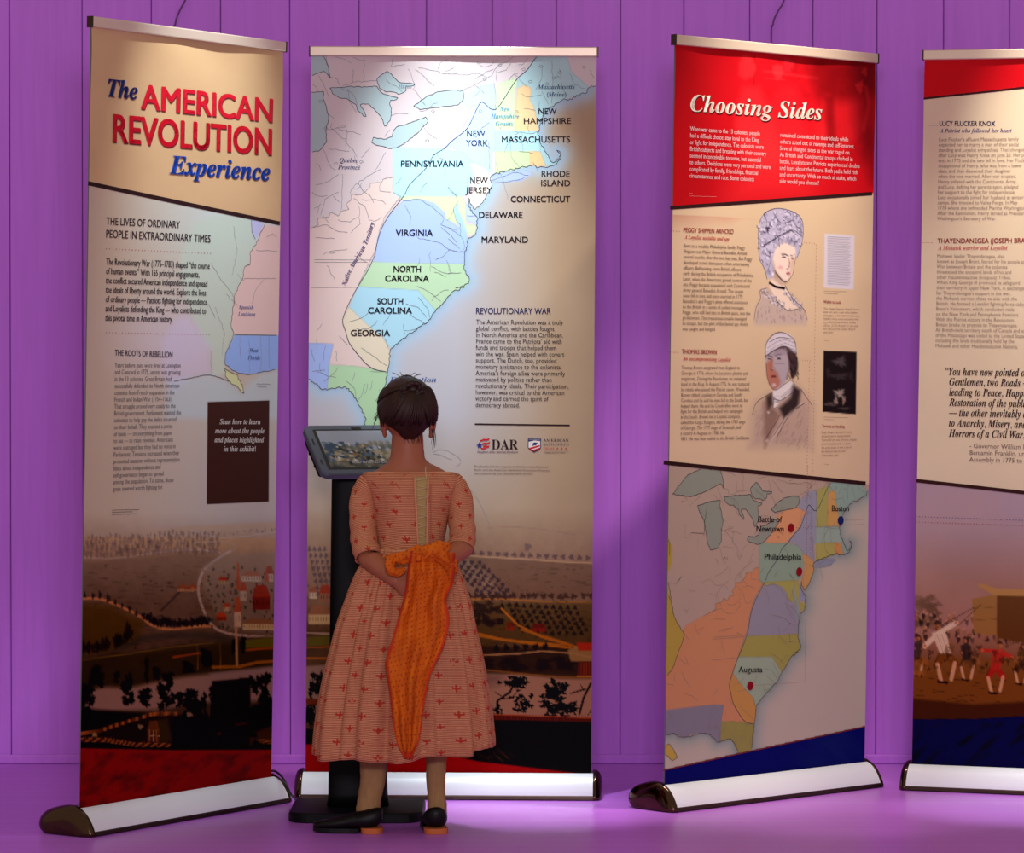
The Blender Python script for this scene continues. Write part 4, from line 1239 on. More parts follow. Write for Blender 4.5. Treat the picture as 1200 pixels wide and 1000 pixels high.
    S.polys('shield_stripe', [G(*P) for P in (((670, 262), (784, 230), (786, 246), (684, 280)), ((700, 286), (788, 256), (776, 274), (724, 298)))], (188, 40, 44), 1.9)
    S.polys('shield_star', [G(*P) for P in (((668, 178), (790, 180), (788, 192), (730, 184), (668, 196)), ((706, 216), (730, 204), (768, 208), (746, 222), (752, 236), (722, 234), (700, 250), (712, 230)))], (30, 36, 84), 1.9)
    text(S, 'emblem_letters', 'AMERICAN', G((820, 194))[0], G((1088, 195))[0], 3.0, (60, 48, 66), bo)
    text(S, 'emblem_letters', 'BATTLEFIELD', G((820, 236))[0], G((1090, 238))[0], 2.8, (110, 92, 96), bo)
    text(S, 'emblem_letters', 'TRUST ★ ★ ★', G((820, 278))[0], G((1076, 279))[0], 2.6, (184, 80, 72), bo)
    S.strips('emblem_rule', [G((820, 297), (1088, 299))], .0008, (130, 100, 90), 1.5)
    text(S, 'small_print', 'PRESERVE. EDUCATE. INSPIRE.', G((838, 320))[0], G((1056, 321))[0], 1.4, (90, 70, 70))
    block(S, 'small_print', ['Produced with the support of the America’s National', 'Parks and the American Battlefield Protection Program,', 'administered by the National Park Service.'], G((100, 462))[0], G((100, 536))[0], 646, (104, 78, 70), None, 0, .5)
    S.strips('map_outline', [wiggle([tuple(p_) for p_ in smooth_path(P, 3)], .3, 2, 1) for P in ([(507, 534), (515, 531), (526, 533), (538, 541), (540, 547), (534, 551)], [(508, 536), (516, 537), (522, 540), (530, 543)], [(545, 570), (560, 590), (575, 620)])], .0011, (160, 158, 158), 1)


# ================= banner 3 : Choosing Sides
def art3(t):
    cv = Canvas(3, 200, 640)
    paper(cv, (214, 186, 148), 10, 11)
    # slate-toned red header with a faint duotone scene
    q = cv.sl(770, 30, 1045, 250); X, Y = cv.X[q], cv.Y[q]
    red = np.array((196, 14, 24.))
    hd = cv.C[q].copy(); hd0 = hd.copy()
    hd[:] = red
    cv.C[q] = np.where((Y < 242.5 - (X - 786) * .0725)[..., None], hd, cv.C[q])
    n = fbm(X, Y, 22, 50, 3)
    m_ = (Y < 200) * np.clip((X - 850) / 60, 0, 1)
    cv.put(q, np.clip(n - .45, 0, 1) * 1.1 * m_, (120, 4, 10))
    cv.fill([(785, 55), (850, 58), (850, 240), (785, 245)], (150, 6, 14), 26, .45)
    LT = (226, 62, 62); DKR = (110, 4, 8)
    # bystanders, as soft shapes
    cv.blob(876, 78, 12, 17, LT, .4, .1, 1); cv.fill([(862, 130), (872, 100), (890, 100), (905, 130), (915, 190), (880, 200), (862, 160)], LT, 5, .35)
    cv.line([(884, 64), (888, 80), (884, 88), (884, 98)], 1.5, DKR, .4, 2)
    cv.blob(912, 82, 8, 11, LT, .45, .15, 3); cv.blob(925, 74, 8, 10, (190, 40, 50), .5, .2, 2); cv.fill([(900, 120), (915, 100), (935, 100), (945, 150), (950, 200), (895, 200)], (210, 34, 40), 6, .4)
    cv.line([(896, 82), (960, 90)], 3, LT, .3, 2); cv.line([(896, 90), (920, 92)], 1.5, LT, .3, 1)
    cv.fill([(955, 140), (970, 108), (985, 112), (1002, 112), (1010, 150), (990, 180), (960, 180)], (208, 30, 34), 4, .5)
    cv.fill([(968, 112), (978, 110), (980, 170), (970, 170)], DKR, 3, .6); cv.fill([(945, 62), (1030, 66), (1030, 105), (985, 118), (960, 110)], DKR, 8, .6)
    cv.fill([(1000, 72), (1027, 74), (1024, 210), (1005, 140)], (70, 4, 8), 12, .6)
    cv.blob(1007, 100, 5, 8, (190, 30, 34), .5, .3, 4); cv.blob(1013, 82, 4, 6, (180, 30, 34), .5, .3, 5); cv.line([(1014, 100), (1018, 120), (1012, 150)], 4, (170, 24, 28), .5, 3)
    cv.fill([(880, 150), (960, 160), (950, 232), (850, 238)], (232, 50, 50), 22, .5)
    bel = Y > 242.5 - (X - 786) * .0725
    cv.C[q] = np.where(bel[..., None], hd0, cv.C[q])
    # --- lower map
    def F3(p):
        u, v = hm(H_in[2], p[0], p[1])
        a = hm(H_in[3], 889.8, 636); o = hm(H_in[2], 458.8, 173)
        s = .80
        return tuple(float(z) for z in hm(H_out[3], a[0] + (u - o[0]) * s, a[1] + (v - o[1]) * s))
    L3 = dict(LC); L3.update(quebec=(190, 164, 150), native=(214, 146, 106), iroquois=(226, 160, 116), newyork=(160, 158, 178), virginia=(158, 152, 168), maryland=(178, 170, 92), northc=(172, 162, 86), southc=(166, 182, 158), penn=(150, 172, 152), georgia=(208, 152, 84), eastflorida=(162, 152, 84), westflorida=(142, 136, 152),
                             conn=(182, 172, 96), grants=(176, 170, 98), hampshire=(214, 164, 96), mass=(160, 180, 168), maine=(150, 176, 166), lake=(152, 156, 144), rhode=(214, 150, 90), jersey=(214, 160, 100), delaware=(156, 160, 186), longisland=(150, 156, 176), cape=(150, 176, 166))
    L3 = {q_: tuple(np.array(c_) * (.92, .93, .88)) for q_, c_ in L3.items()}
    maskp = [(770, 540), (1035, 566), (1035, 850), (770, 935)]
    keep = cv.C.copy()
    cv.fill([(760, 536), (1040, 562), (1040, 870), (760, 940)], (188, 176, 154), .5)
    draw_map(cv, None, F3, L3, None, (140, 156, 146), .8)
    cv.fill(wiggle([(778, 640), (782, 628), (788, 640), (787, 660), (779, 678)], .5, 2, 3, True), (176, 150, 60), .6)
    cv.fill(wiggle([(770, 682), (780, 680), (786, 700), (790, 722), (800, 738), (802, 744), (796, 760), (789, 780), (782, 790), (770, 800)], .6, 3, 4, True), (176, 150, 66), .6)
    cv.fill([(770, 724), (800, 740), (796, 760), (789, 780), (782, 790), (777, 796), (777, 832), (850, 828), (850, 730), (830, 710)], L3['native'], 1, 0)
    cv.fill(wiggle([(777, 872), (784, 870), (790, 878), (794, 886), (788, 890), (780, 882)], .6, 2, 5, True), (190, 160, 70), .5)
    # restore everything outside the map field
    X, Y = cv.X, cv.Y
    up = (Y < 541 + (X - 777) * .1075); cv.C[up] = keep[up]
    lo = Y > 900.5 - (X - 777) * .2085
    cv.C[lo] = (5, 9, 92)
    q = cv.sl(760, 850, 1040, 930); n = fbm(cv.X[q] - cv.Y[q], cv.Y[q], 30, 6, 2)
    cv.put(q, lo[q] * np.clip(n - .4, 0, 1) * np.clip((cv.X[q] - 880) / 100, 0, 1) * .8, (28, 52, 96))
    # --- portraits
    def Q(*p): return Z(880, 230, 6.667, p)
    INK = (58, 44, 58)
    hair = (186, 178, 196)
    cv.fill(Q((30, 960), (45, 860), (80, 790), (75, 730), (130, 710), (200, 740), (260, 760), (300, 740), (360, 790), (420, 880), (440, 960), (430, 1000), (40, 1000)), (190, 168, 160), 3, .75)
    cv.fill(Q((150, 700), (170, 620), (260, 640), (270, 700), (330, 790), (370, 870), (280, 880), (200, 800)), (236, 212, 188), 1)
    cv.fill([tuple(p) for p in smooth_path(Q((70, 480), (60, 300), (75, 180), (130, 110), (220, 85), (330, 110), (400, 170), (412, 290), (390, 400), (360, 480), (330, 420), (250, 380), (190, 470), (190, 600), (150, 640), (110, 560), (70, 480)), 4)], hair, .8)
    cv.fill([tuple(p) for p in smooth_path(Q((195, 400), (260, 350), (340, 370), (355, 460), (345, 520), (330, 600), (290, 655), (250, 650), (200, 580), (175, 500), (195, 400)), 4)], (240, 216, 196), .8)
    cv.fill(Q((90, 380), (200, 310), (320, 260), (400, 300), (330, 380), (250, 340), (180, 400), (150, 470), (90, 480)), (200, 192, 208), 1.2)
    cv.blob(*Q((235, 548))[0], 4, 3, (226, 140, 136), .6, .1, 1, .8)
    cv.blob(*Q((296, 596))[0], 3.2, 1.8, (160, 62, 66), .9, .1); cv.blob(*Q((264, 470))[0], 3, 1.3, INK, .9, .1); cv.blob(*Q((330, 478))[0], 2.0, 1.3, INK, .9, .1)
    cv.fill(Q((180, 500), (200, 580), (255, 650), (300, 655), (250, 700), (180, 640)), (150, 112, 92), 2, .45)
    r3 = random.Random(2)
    hairpoly = [tuple(p) for p in smooth_path(Q((72, 480), (62, 300), (78, 180), (130, 112), (220, 88), (330, 112), (398, 170), (410, 290), (388, 395), (330, 360), (250, 345), (190, 400), (165, 520), (150, 620), (110, 560)), 3)]
    def inpoly(x, y, P):
        c = False
        for a in range(len(P)):
            (x1, y1), (x2, y2) = P[a], P[a - 1]
            if (y1 > y) != (y2 > y) and x < (x2 - x1) * (y - y1) / (y2 - y1) + x1:
                c = not c
        return c
    # curls and ruffles of the tall headdress: light puffs edged with dark strokes
    for j in range(230):
        x0, y0 = Q((r3.uniform(60, 415), r3.uniform(85, 640)))[0]
        if not inpoly(x0, y0, hairpoly):
            continue
        rad = r3.uniform(1.2, 2.6); a0 = r3.uniform(0, 6.28)
        cv.blob(x0, y0, rad, rad * 1.2, (224, 218, 232) if j % 3 else (150, 142, 168), .6, .2, j, .6)
        cv.line([(x0 + rad * math.cos(a0 + t_ * .6), y0 + rad * 1.2 * math.sin(a0 + t_ * .6)) for t_ in range(5)], .7, (74, 64, 92) if j % 2 else (110, 102, 128), .75, .5)
    cv.line(Q((95, 390), (160, 345), (230, 300), (320, 262), (345, 275)), 1.2, (52, 42, 62), .8)
    cv.blob(*Q((135, 245))[0], 3, 3.4, (44, 34, 52), .8, .4, 3); cv.blob(*Q((345, 350))[0], 2.6, 3.2, (96, 84, 96), .7, .4, 3)
    for j in range(26):       # powdered hair drawn back from the brow
        a = j / 25
        x1, y1 = Q((200 + 150 * a, 400 - 40 * math.sin(a * 3.1)))[0]
        cv.line([(x1, y1), (x1 - 1 + a * 3, y1 - 7 + a * 2)], .6, (150, 140, 158), .6, .5)
    # features
    cv.line(Q((240, 448), (262, 440), (288, 456)), 1.0, (90, 68, 70), .8); cv.line(Q((318, 455), (345, 450)), .9, (90, 68, 70), .8)
    cv.line(Q((300, 480), (312, 530), (300, 556), (285, 560)), .9, (170, 120, 100), .8)
    cv.fill(Q((318, 470), (352, 470), (345, 530), (322, 600), (300, 640), (312, 560)), (206, 160, 132), 1.5, .6)
    cv.line(Q((196, 590), (240, 640), (262, 655)), 1.1, (90, 60, 60), .7); cv.blob(*Q((176, 600))[0], 1.4, 2.6, (236, 232, 238), .9, .1)
    for j in range(110):       # lace on the shoulders
        a = r3.uniform(0, 1); side_ = j % 2
        x0, y0 = Q(((90 + 170 * a, 730 + 120 * a + r3.uniform(-25, 40)) if side_ else (400 - 130 * a, 860 - 130 * a + r3.uniform(-20, 30))))[0]
        rad = r3.uniform(.9, 1.9); a0 = r3.uniform(0, 6.28)
        cv.blob(x0, y0, rad, rad, (226, 216, 220), .6, .2, j, .6)
        cv.line([(x0 + rad * math.cos(a0 + t_ * .7), y0 + rad * math.sin(a0 + t_ * .7)) for t_ in range(4)], .6, (92, 78, 90), .7, .5)
    for j in range(46):
        x0, y0 = Q((r3.uniform(50, 430), r3.uniform(850, 960)))[0]
        cv.line([(x0, y0), (x0 + r3.uniform(-1.5, 1.5), y0 + 4)], .6, (130, 108, 112), .5, .5)
    # second portrait
    def R_(*p): return Z(870, 380, 6.667, p)
    cv.fill(R_((60, 960), (80, 700), (120, 600), (230, 530), (420, 470), (470, 520), (550, 630), (540, 960)), (176, 148, 134), 8, .75)
    cv.fill(R_((170, 600), (240, 540), (240, 640), (300, 700), (180, 960)), (112, 78, 66), 3, .6)
    cv.fill([tuple(p) for p in smooth_path(R_((185, 260), (190, 150), (250, 70), (330, 60), (410, 120), (425, 230), (440, 300), (430, 380), (390, 420), (370, 330), (350, 240)), 4)], (70, 50, 50), 1)
    cv.fill([tuple(p) for p in smooth_path(R_((185, 250), (220, 215), (340, 180), (360, 240), (375, 330), (350, 430), (310, 480), (270, 510), (225, 480), (200, 400), (190, 320)), 4)], (176, 160, 162), .8)
    cv.fill(R_((190, 300), (240, 250), (245, 350), (280, 370), (300, 440), (290, 500), (250, 500), (215, 460), (195, 390)), (178, 104, 78), 2, .85)
    cv.fill([tuple(p) for p in smooth_path(R_((182, 245), (190, 150), (250, 72), (330, 58), (400, 100), (428, 220), (330, 165), (240, 205), (182, 245)), 4)], (214, 204, 206), .8)
    cv.fill(R_((240, 520), (320, 470), (380, 430), (415, 470), (400, 540), (300, 600), (250, 660)), (224, 214, 208), 1)
    cv.fill(R_((400, 470), (460, 510), (440, 640), (330, 730), (290, 650), (380, 570)), (38, 24, 26), 2.5, .9); cv.fill(R_((190, 560), (235, 530), (240, 620), (205, 660)), (44, 30, 30), 2, .8)
    cv.blob(*R_((216, 264))[0], 2.6, 1.2, INK, .9, .1); cv.blob(*R_((290, 262))[0], 3.0, 1.2, INK, .9, .1); cv.blob(*R_((250, 402))[0], 4, 1.3, (110, 40, 34), .9, .1); cv.line(R_((236, 270), (225, 350), (250, 358)), 1, (110, 66, 54), .8)
    cv.line(R_((205, 240), (240, 245)), 1.2, INK, .8); cv.line(R_((260, 238), (310, 225)), 1.2, INK, .8)
    for j in range(26):
        x0, y0 = R_((r3.uniform(370, 440), r3.uniform(230, 410)))[0]; cv.line([(x0, y0), (x0 + 1, y0 + 4)], .9, (30, 20, 22), .7)
    for y_, a_ in ((110, .6), (140, .5), (165, .7), (190, .5)):       # folds of the head cloth, neckcloth, coat
        cv.line(R_((200, y_ + 70), (270, y_ + 22), (340, y_ + 2), (415, y_ + 30)), .9, (120, 104, 116), a_)
    for o_ in (0, 22, 44):
        cv.line(R_((250, 560 + o_), (310, 560 + o_ * .8), (400, 480 + o_)), .9, (120, 100, 106), .7)
    cv.line(R_((300, 175), (350, 195), (365, 260), (372, 330), (352, 420)), 1.6, (80, 58, 60), .6, 1.5)
    cv.fill(R_((240, 190), (340, 185), (350, 230), (262, 238)), (148, 132, 140), 1.5, .6)
    cv.line(R_((262, 300), (330, 300)), 1.2, (120, 104, 112), .5, 1); cv.line(R_((255, 330), (262, 380), (280, 430)), 1.2, (140, 120, 124), .6, 1); cv.blob(*R_((252, 468))[0], 3, 2.4, (212, 196, 196), .7, .1)
    for j in range(60):
        x0, y0 = R_((r3.uniform(110, 520), r3.uniform(640, 930)))[0]
        cv.line([(x0, y0), (x0 - 3, y0 + 6)], .7, (118, 90, 82), .35, .6)
    cv.line(R_((470, 610), (330, 740), (215, 930)), 1.6, (206, 186, 170), .7); cv.blob(*R_((198, 905))[0], 2.4, 2.4, (196, 176, 160), .7, .1); cv.blob(*R_((208, 682))[0], 1.6, 1.6, (216, 206, 196), .8, .1)
    # letter and dark print
    cv.fill([(967, 272.5), (1001.5, 275), (1000.5, 338), (966, 336)], (214, 206, 210), .5)
    cv.fill([(965.5, 410), (1004, 411.5), (1003, 485), (964.5, 482)], (28, 18, 20), .5)
    for (x, y, rx, ry, c_) in ((985, 423, 9, 7, (92, 82, 84)), (984, 440, 14, 5, (62, 52, 54)), (971, 436, 3, 8, (52, 40, 42)), (998, 440, 3, 8, (54, 42, 44)), (984, 460, 7, 6, (196, 178, 160)), (980, 469, 3, 6, (186, 160, 140)), (989, 468, 2.5, 7, (180, 152, 130)), (973, 473, 9, 3, (96, 82, 78)), (990, 478, 8, 2, (84, 72, 66))):
        cv.blob(x, y, rx, ry, c_, .75, .35, x, .6)
    p = cv.build(t); S = Sheet(3, p)
    okc = lambda q: 541 + (q[0] - 777) * .1075 + 2 < q[1] < 899 - (q[0] - 777) * .2085
    map_lines(S, F3, 'map_outline', (66, 62, 62), (136, 116, 104), .0014, okc)
    H6 = lambda *p_: Z(770, 540, 6.25, p_)
    S.strips('map_outline', [wiggle([(777, 676), (779, 690), (786, 702), (790, 722), (800, 738), (802, 744), (796, 760), (789, 780), (782, 790), (777, 797)], .6, 2.5, 7), wiggle([(777, 872), (784, 870), (790, 878), (794, 886), (788, 890), (780, 882)], .7, 2, 8),
                             wiggle(H6((370, 325), (360, 380), (350, 450), (345, 540)), .5, 2, 9), wiggle(H6((60, 510), (95, 600), (90, 680), (60, 720), (55, 800), (85, 900), (105, 1000)), .5, 2.5, 10), H6((150, 880), (180, 840)), H6((250, 520), (340, 525)), H6((490, 712), (502, 700)), H6((175, 295), (190, 288))], .0014, (66, 60, 56), .9)
    divider(S, (786, 242.5), (1021, 225.5), .010)
    divider(S, (778.5, 541), (1013.5, 566), .011)
    divider(S, (777.5, 901), (1013, 852), .0035, (120, 46, 40))
    text(S, 'title', 'Choosing Sides', (808.5, 129), (964, 139), 20, (240, 226, 206), bi, .006, 2, 4, drop=(0.0022, -0.003, (70, 6, 12)))
    CR = (238, 210, 206)
    block(S, 'paragraph', ['When war came to the 13 colonies, people', 'had a difficult choice: stay loyal to the King', 'or fight for independence. The colonists were', 'British subjects and breaking with their country', 'seemed inconceivable to some, but essential', 'to others. Decisions were very personal and were', 'complicated by family, friendships, financial', 'circumstances, and race. Some colonists'], (808.5, 152), (807.5, 207), 904, CR, None, .012, .6)
    block(S, 'paragraph', ['remained committed to their ideals while', 'others acted out of revenge and self-interest.', 'Several changed sides as the war raged on.', 'As British and Continental troops clashed in', 'battle, Loyalists and Patriots experienced doubts', 'and fears about the future. Both paths held risk', 'and uncertainty. With so much at stake, which', 'side would you choose?'], (914.5, 159), (914, 213), 1008, CR, None, .012, .6)
    S.strips('small_print', [wiggle([(808, 225.5), (812, 225.7)], .2, 1, 1), wiggle([(808, 228.5), (840, 229.5)], .2, 1, 2)], .0009, (214, 120, 120), 1)
    RD = (176, 40, 44)
    text(S, 'heading', 'PEGGY SHIPPEN ARNOLD', (801, 271), (860, 273), 5.6, RD, None, .014)
    text(S, 'subheading', 'A Loyalist socialite and spy', (802, 278.5), (855, 281), 4.4, RD, bi)
    block(S, 'paragraph', ['Born to a wealthy Philadelphia family, Peggy', 'Shippen wed Major General Benedict Arnold', 'several months after the two had met. But Peggy', 'developed a cool demeanor, often entertaining', 'officers. Befriending some British officers', 'early during the British occupation of Philadelphia.', 'Later, when the Americans gained control of the', 'city, Peggy became acquainted with Continental', 'Army general Benedict Arnold. The couple', 'soon fell in love and were married in 1779.', 'Benedict’s and Peggy’s plots offered assistance', 'to the British in a series of coded messages.', 'Peggy, who still had ties to British spies, was the', 'go-between. The treasonous couple managed', 'to escape, but the plot of the famed spy André', 'was caught and hanged.'],
          (801, 288.5), (799.5, 386), 884, (120, 98, 80), None, 0, .58)
    text(S, 'heading', 'THOMAS BROWN', (799, 413.5), (840, 414.5), 5.6, RD, None, .014)
    text(S, 'subheading', 'An uncompromising Loyalist', (800, 421), (857, 422.5), 4.4, RD, bi)
    block(S, 'paragraph', ['Thomas Brown emigrated from England to', 'Georgia in 1774, where he became a planter and', 'magistrate. During the Revolution, he remained', 'loyal to the King. In August 1775, he was tortured', 'by rebels who joined the Patriot cause. Wounded,', 'Brown rallied Loyalists in Georgia and South', 'Carolina and he and his men hid in the South, but', 'helped them. He and his Creek allies went to', 'fight for the British and helped win campaigns', 'in the South. Brown led a Loyalist company,', 'called the King’s Rangers, during the 1780 siege', 'of Georgia. The 1779 siege of Savannah, and', 'a victory in Augusta in 1780. His', '1801. He was later exiled to the British Caribbean.'],
          (798.5, 431.5), (797, 515), 880, (120, 94, 76), None, 0, .58)
    lt = [wiggle([(970, 276 + i * 2.05), (998 - (i * 7 % 5), 277.4 + i * 2.05)], .22, 1.1, i) for i in range(28)]
    S.strips('letter_lines', lt, .0008, (146, 138, 150), 1)
    S.strips('small_print', [wiggle([(966, y), (966 + w_, y + .8)], .2, 1, int(y)) for y, w_ in ((340, 26), (342.5, 16), (488, 28), (490.5, 12), (398, 6), (543, 6))], .0008, (150, 124, 104), 1)
    text(S, 'subheading', 'Wallet to code', (965.5, 354), (986, 355), 3.6, RD, None, .01)
    block(S, 'paragraph', ['The Peggy Shippen Arnold letter', 'was her own code with hidden', 'messages in her letters that were', 'hidden; they used unusual codes', 'to a Major John Andre within', 'officer of the British to spy and', 'the discovered traitor André', 'was later.'], (965.5, 361.5), (964.5, 389), 1008, (150, 122, 100), None, 0, .5)
    text(S, 'subheading', 'Torment and hardship', (963.5, 500), (990, 501), 3.6, RD, None, .01)
    block(S, 'paragraph', ['King’s Rangers learned of several', 'escaped captors during the war.', 'Thomas Brown was tortured, scalped,', 'tarred and feathered — a scene', 'this artist shows. It was a sign of', 'the divisions that tore the', 'communities apart.'], (963, 507), (962, 534), 1004, (150, 118, 96), None, 0, .5)
    S.dots('dotted_lead', (786, 269.5), (796, 270), 4, .0016, RD); S.dots('dotted_lead', (784, 411.5), (794, 412), 4, .0016, RD)
    for a, b_, n_ in (((943, 283), (955, 284), 5), ((957, 286), (953, 551), 62), ((938, 421), (950, 422), 5), ((949, 425), (946, 550), 30)):
        S.dots('dotted_lead', a, b_, n_, .0014, (178, 96, 84))
    # portrait outlines
    S.strips('portrait_outline', [wiggle([tuple(z) for z in smooth_path(Q(*P), 4)], .3, 1.5, i) for i, P in enumerate((((70, 480), (60, 300), (75, 180), (130, 110), (220, 85), (330, 110), (400, 170), (412, 290), (390, 400), (360, 480)), ((95, 385), (200, 320), (320, 255), (400, 300)), ((355, 460), (345, 520), (330, 600), (290, 655), (250, 650), (190, 570)), ((30, 960), (45, 860), (80, 790), (75, 730), (130, 710)), ((270, 690), (330, 790), (420, 880), (440, 960)), ((130, 640), (110, 560), (70, 480)), ((200, 800), (280, 880), (370, 875)), ((245, 455), (275, 445), (300, 460)), ((305, 500), (300, 545), (290, 560)), ((110, 130), (130, 200), (120, 260)), ((180, 120), (240, 200), (330, 180)), ((330, 110), (340, 200), (400, 260)), ((230, 390), (220, 330), (215, 300)), ((140, 420), (160, 480), (140, 560))))], .0012, (72, 60, 78), 1)
    S.strips('choker', [Q((148, 668), (200, 700), (265, 712))], .006, (30, 18, 20), 1.1)
    S.strips('portrait_outline', [wiggle([tuple(z) for z in smooth_path(R_(*P), 4)], .3, 1.5, i) for i, P in enumerate((((185, 260), (190, 150), (250, 70), (330, 60), (410, 120), (428, 230)), ((182, 245), (240, 205), (330, 165), (428, 220)), ((215, 130), (300, 95), (395, 110)), ((190, 300), (200, 400), (225, 480), (270, 505), (320, 470)), ((230, 530), (120, 600), (80, 700)), ((460, 500), (550, 630)), ((300, 700), (180, 900)), ((330, 730), (250, 860)), ((320, 470), (385, 430), (415, 470)), ((240, 560), (300, 590), (410, 520)), ((490, 610), (380, 690), (270, 880)), ((250, 570), (245, 650), (270, 640))))], .0012, (70, 50, 52), 1)
    # cities and their leads
    DKt = (38, 26, 30)
    for l, x0, x1, y in (('Boston', 975, 995, 598.5), ('Battle of', 889, 917, 611), ('Newtown', 887, 919, 622), ('Philadelphia', 896.5, 939.5, 655), ('Augusta', 866, 894, 787)):
        text(S, 'place_name', l, (x0, y), (x1, y + .3), 7, DKt, None, .014)
    for c_, col_ in (((927.5, 618), (132, 14, 24)), ((937, 669.5), (132, 14, 24)), ((879.7, 803), (132, 14, 24)), ((985.3, 609.5), (24, 34, 92))):
        dot(S, 'place_marker', c_, .0125, col_)
    for a, b_, n_ in (((931, 618), (1011, 614), 30), ((988, 609.3), (1011, 608.5), 9), ((884, 802.5), (943, 799), 24), ((943.5, 797), (947, 545), 80), ((952, 553), (950, 650), 32)):
        S.dots('dotted_lead', a, b_, n_, .0013, (150, 56, 56))


# ================= banner 4 : two biographies, quotation, painting
def art4(t):
    cv = Canvas(4, 300, 560)
    paper(cv, (212, 194, 162), 8, 21)
    cv.fill([(1060, 50), (1450, 40), (1450, 60), (1200, 102.5), (1083, 115.5), (1060, 118)], (196, 14, 24), .6)
    q = cv.sl(1060, 555, 1450, 900); X, Y = cv.X[q], cv.Y[q]
    low = np.clip((Y - (563.5 + (X - 1075) * .113)) / 1.2, 0, 1)
    cv.put(q, low, (166, 142, 150))
    n = fbm(X, Y, 60, 9, 3)
    cv.put(q, low * np.clip((Y - 600) / 90, 0, 1) * .75, (150, 112, 92))
    cv.put(q, low * np.clip(n - .4, 0, 1) * .8, (186, 150, 140))
    cv.put(q, np.clip((Y - 735) / 60, 0, 1) * .8, (100, 66, 34))
    rr = random.Random(6)
    BR = (70, 44, 24)
    for j in range(50):
        cv.blob(rr.uniform(1066, 1100), rr.uniform(700, 735), 6, 4, (108, 84, 66), .5, .4, j)
    for j in range(110):       # distant crowd
        x = rr.uniform(1068, 1260); y = rr.uniform(722, 752)
        cv.blob(x, y, 2.6, 4.2, rr.choice([(60, 44, 42), (96, 74, 66), (130, 92, 66), (52, 38, 36), (150, 108, 84)]), .8, .3, j)
        cv.blob(x, y - 4.5, 1.5, 1.8, (190, 146, 110), .6, .1, j)
    # stone block on the square
    cv.fill([(1139, 702), (1168, 697), (1168, 745), (1141, 742)], (150, 116, 70), .8); cv.fill([(1168, 697), (1240, 700), (1240, 760), (1168, 748)], (104, 72, 40), .8)
    cv.fill([(1145, 686), (1150, 684), (1168, 690), (1240, 692), (1240, 700), (1164, 698)], (170, 134, 84), .8)
    for yy in (713, 727):
        cv.line([(1140, yy), (1168, yy - 1)], .8, (110, 82, 48), .6)
    # ground
    cv.fill([(1060, 778), (1120, 770), (1260, 772), (1260, 842), (1060, 846)], (128, 92, 50), 4, .8)
    for j in range(26):
        x = rr.uniform(1066, 1200); y = rr.uniform(795, 826)
        cv.line([(x, y), (x + rr.uniform(6, 14), y + rr.uniform(-2, 3))], .9, (86, 58, 30), .7)
    cv.fill([(1060, 818), (1140, 826), (1260, 820), (1260, 846), (1060, 846)], (76, 48, 22), 2, .8)
    def body(x, y, s, shirt, breeches, lean, arm, skin=(176, 120, 82), stocking=(196, 166, 136)):
        hip = (x, y); sh = (x + lean * s, y - 16 * s)
        cv.line([(hip[0], hip[1]), (hip[0] - 7 * s, hip[1] + 11 * s)], 6.5 * s, breeches, .95, 1); cv.line([(hip[0], hip[1]), (hip[0] + 8 * s, hip[1] + 10 * s)], 6.5 * s, breeches, .95, 1)
        cv.line([(hip[0] - 5 * s, hip[1]), (hip[0] - 9 * s, hip[1] + 9 * s)], 1.2, np.array(breeches) * .5, .6, 1)
        cv.line([(hip[0] - 7 * s, hip[1] + 11 * s), (hip[0] - 4 * s, hip[1] + 25 * s)], 3.4 * s, stocking, .9, 1); cv.line([(hip[0] + 8 * s, hip[1] + 10 * s), (hip[0] + 5 * s, hip[1] + 24 * s)], 3.4 * s, stocking, .9, 1)
        cv.line([(hip[0] - 6 * s, hip[1] + 26 * s), (hip[0] + 1 * s, hip[1] + 27 * s)], 2.6 * s, (52, 30, 20), .9)
        cv.fill([(hip[0] - 5 * s, hip[1] + 2), (hip[0] + 5 * s, hip[1] + 2), (sh[0] + 7 * s, sh[1] + 1), (sh[0] + 2 * s, sh[1] - 3 * s), (sh[0] - 6 * s, sh[1])], shirt, 1, 1)
        cv.line([sh, (sh[0] + arm[0] * s, sh[1] + arm[1] * s)], 4.5 * s, shirt, .95, 1); cv.blob(sh[0] + arm[0] * s, sh[1] + arm[1] * s, 1.8 * s, 1.8 * s, skin, .9, .1)
        cv.line([sh, (sh[0] + arm[2] * s, sh[1] + arm[3] * s)], 4.5 * s, shirt, .95, 1); cv.blob(sh[0] + arm[2] * s, sh[1] + arm[3] * s, 1.8 * s, 1.8 * s, skin, .9, .1)
        for q_ in range(5):          # folds of the cloth
            cv.line([(sh[0] - 4 * s + q_ * 2.2 * s, sh[1] + 1), (hip[0] - 4 * s + q_ * 2 * s, hip[1] + 1)], .9, np.array(shirt) * (.62 if q_ % 2 else .85), .55, .8)
        cv.blob(sh[0] + lean * .2, sh[1] - 6 * s, 3 * s, 3.8 * s, skin, .95, .1)
        cv.blob(sh[0] + lean * .2 - 1.2 * s, sh[1] - 5 * s, 1.2 * s, 2.6 * s, np.array(skin) * .6, .6, .1)
        cv.blob(sh[0] + lean * .2, sh[1] - 9 * s, 3.6 * s, 2.2 * s, (70, 50, 40), .8, .2)
    body(1074, 768, .9, (88, 70, 66), (80, 56, 36), 2, (5, 8, -4, 7)); body(1133, 772, .95, (76, 60, 58), (110, 78, 48), -2, (5, -12, -4, 9)); body(1196, 778, .9, (104, 78, 48), (92, 66, 44), 2, (-5, 8, 5, -9))
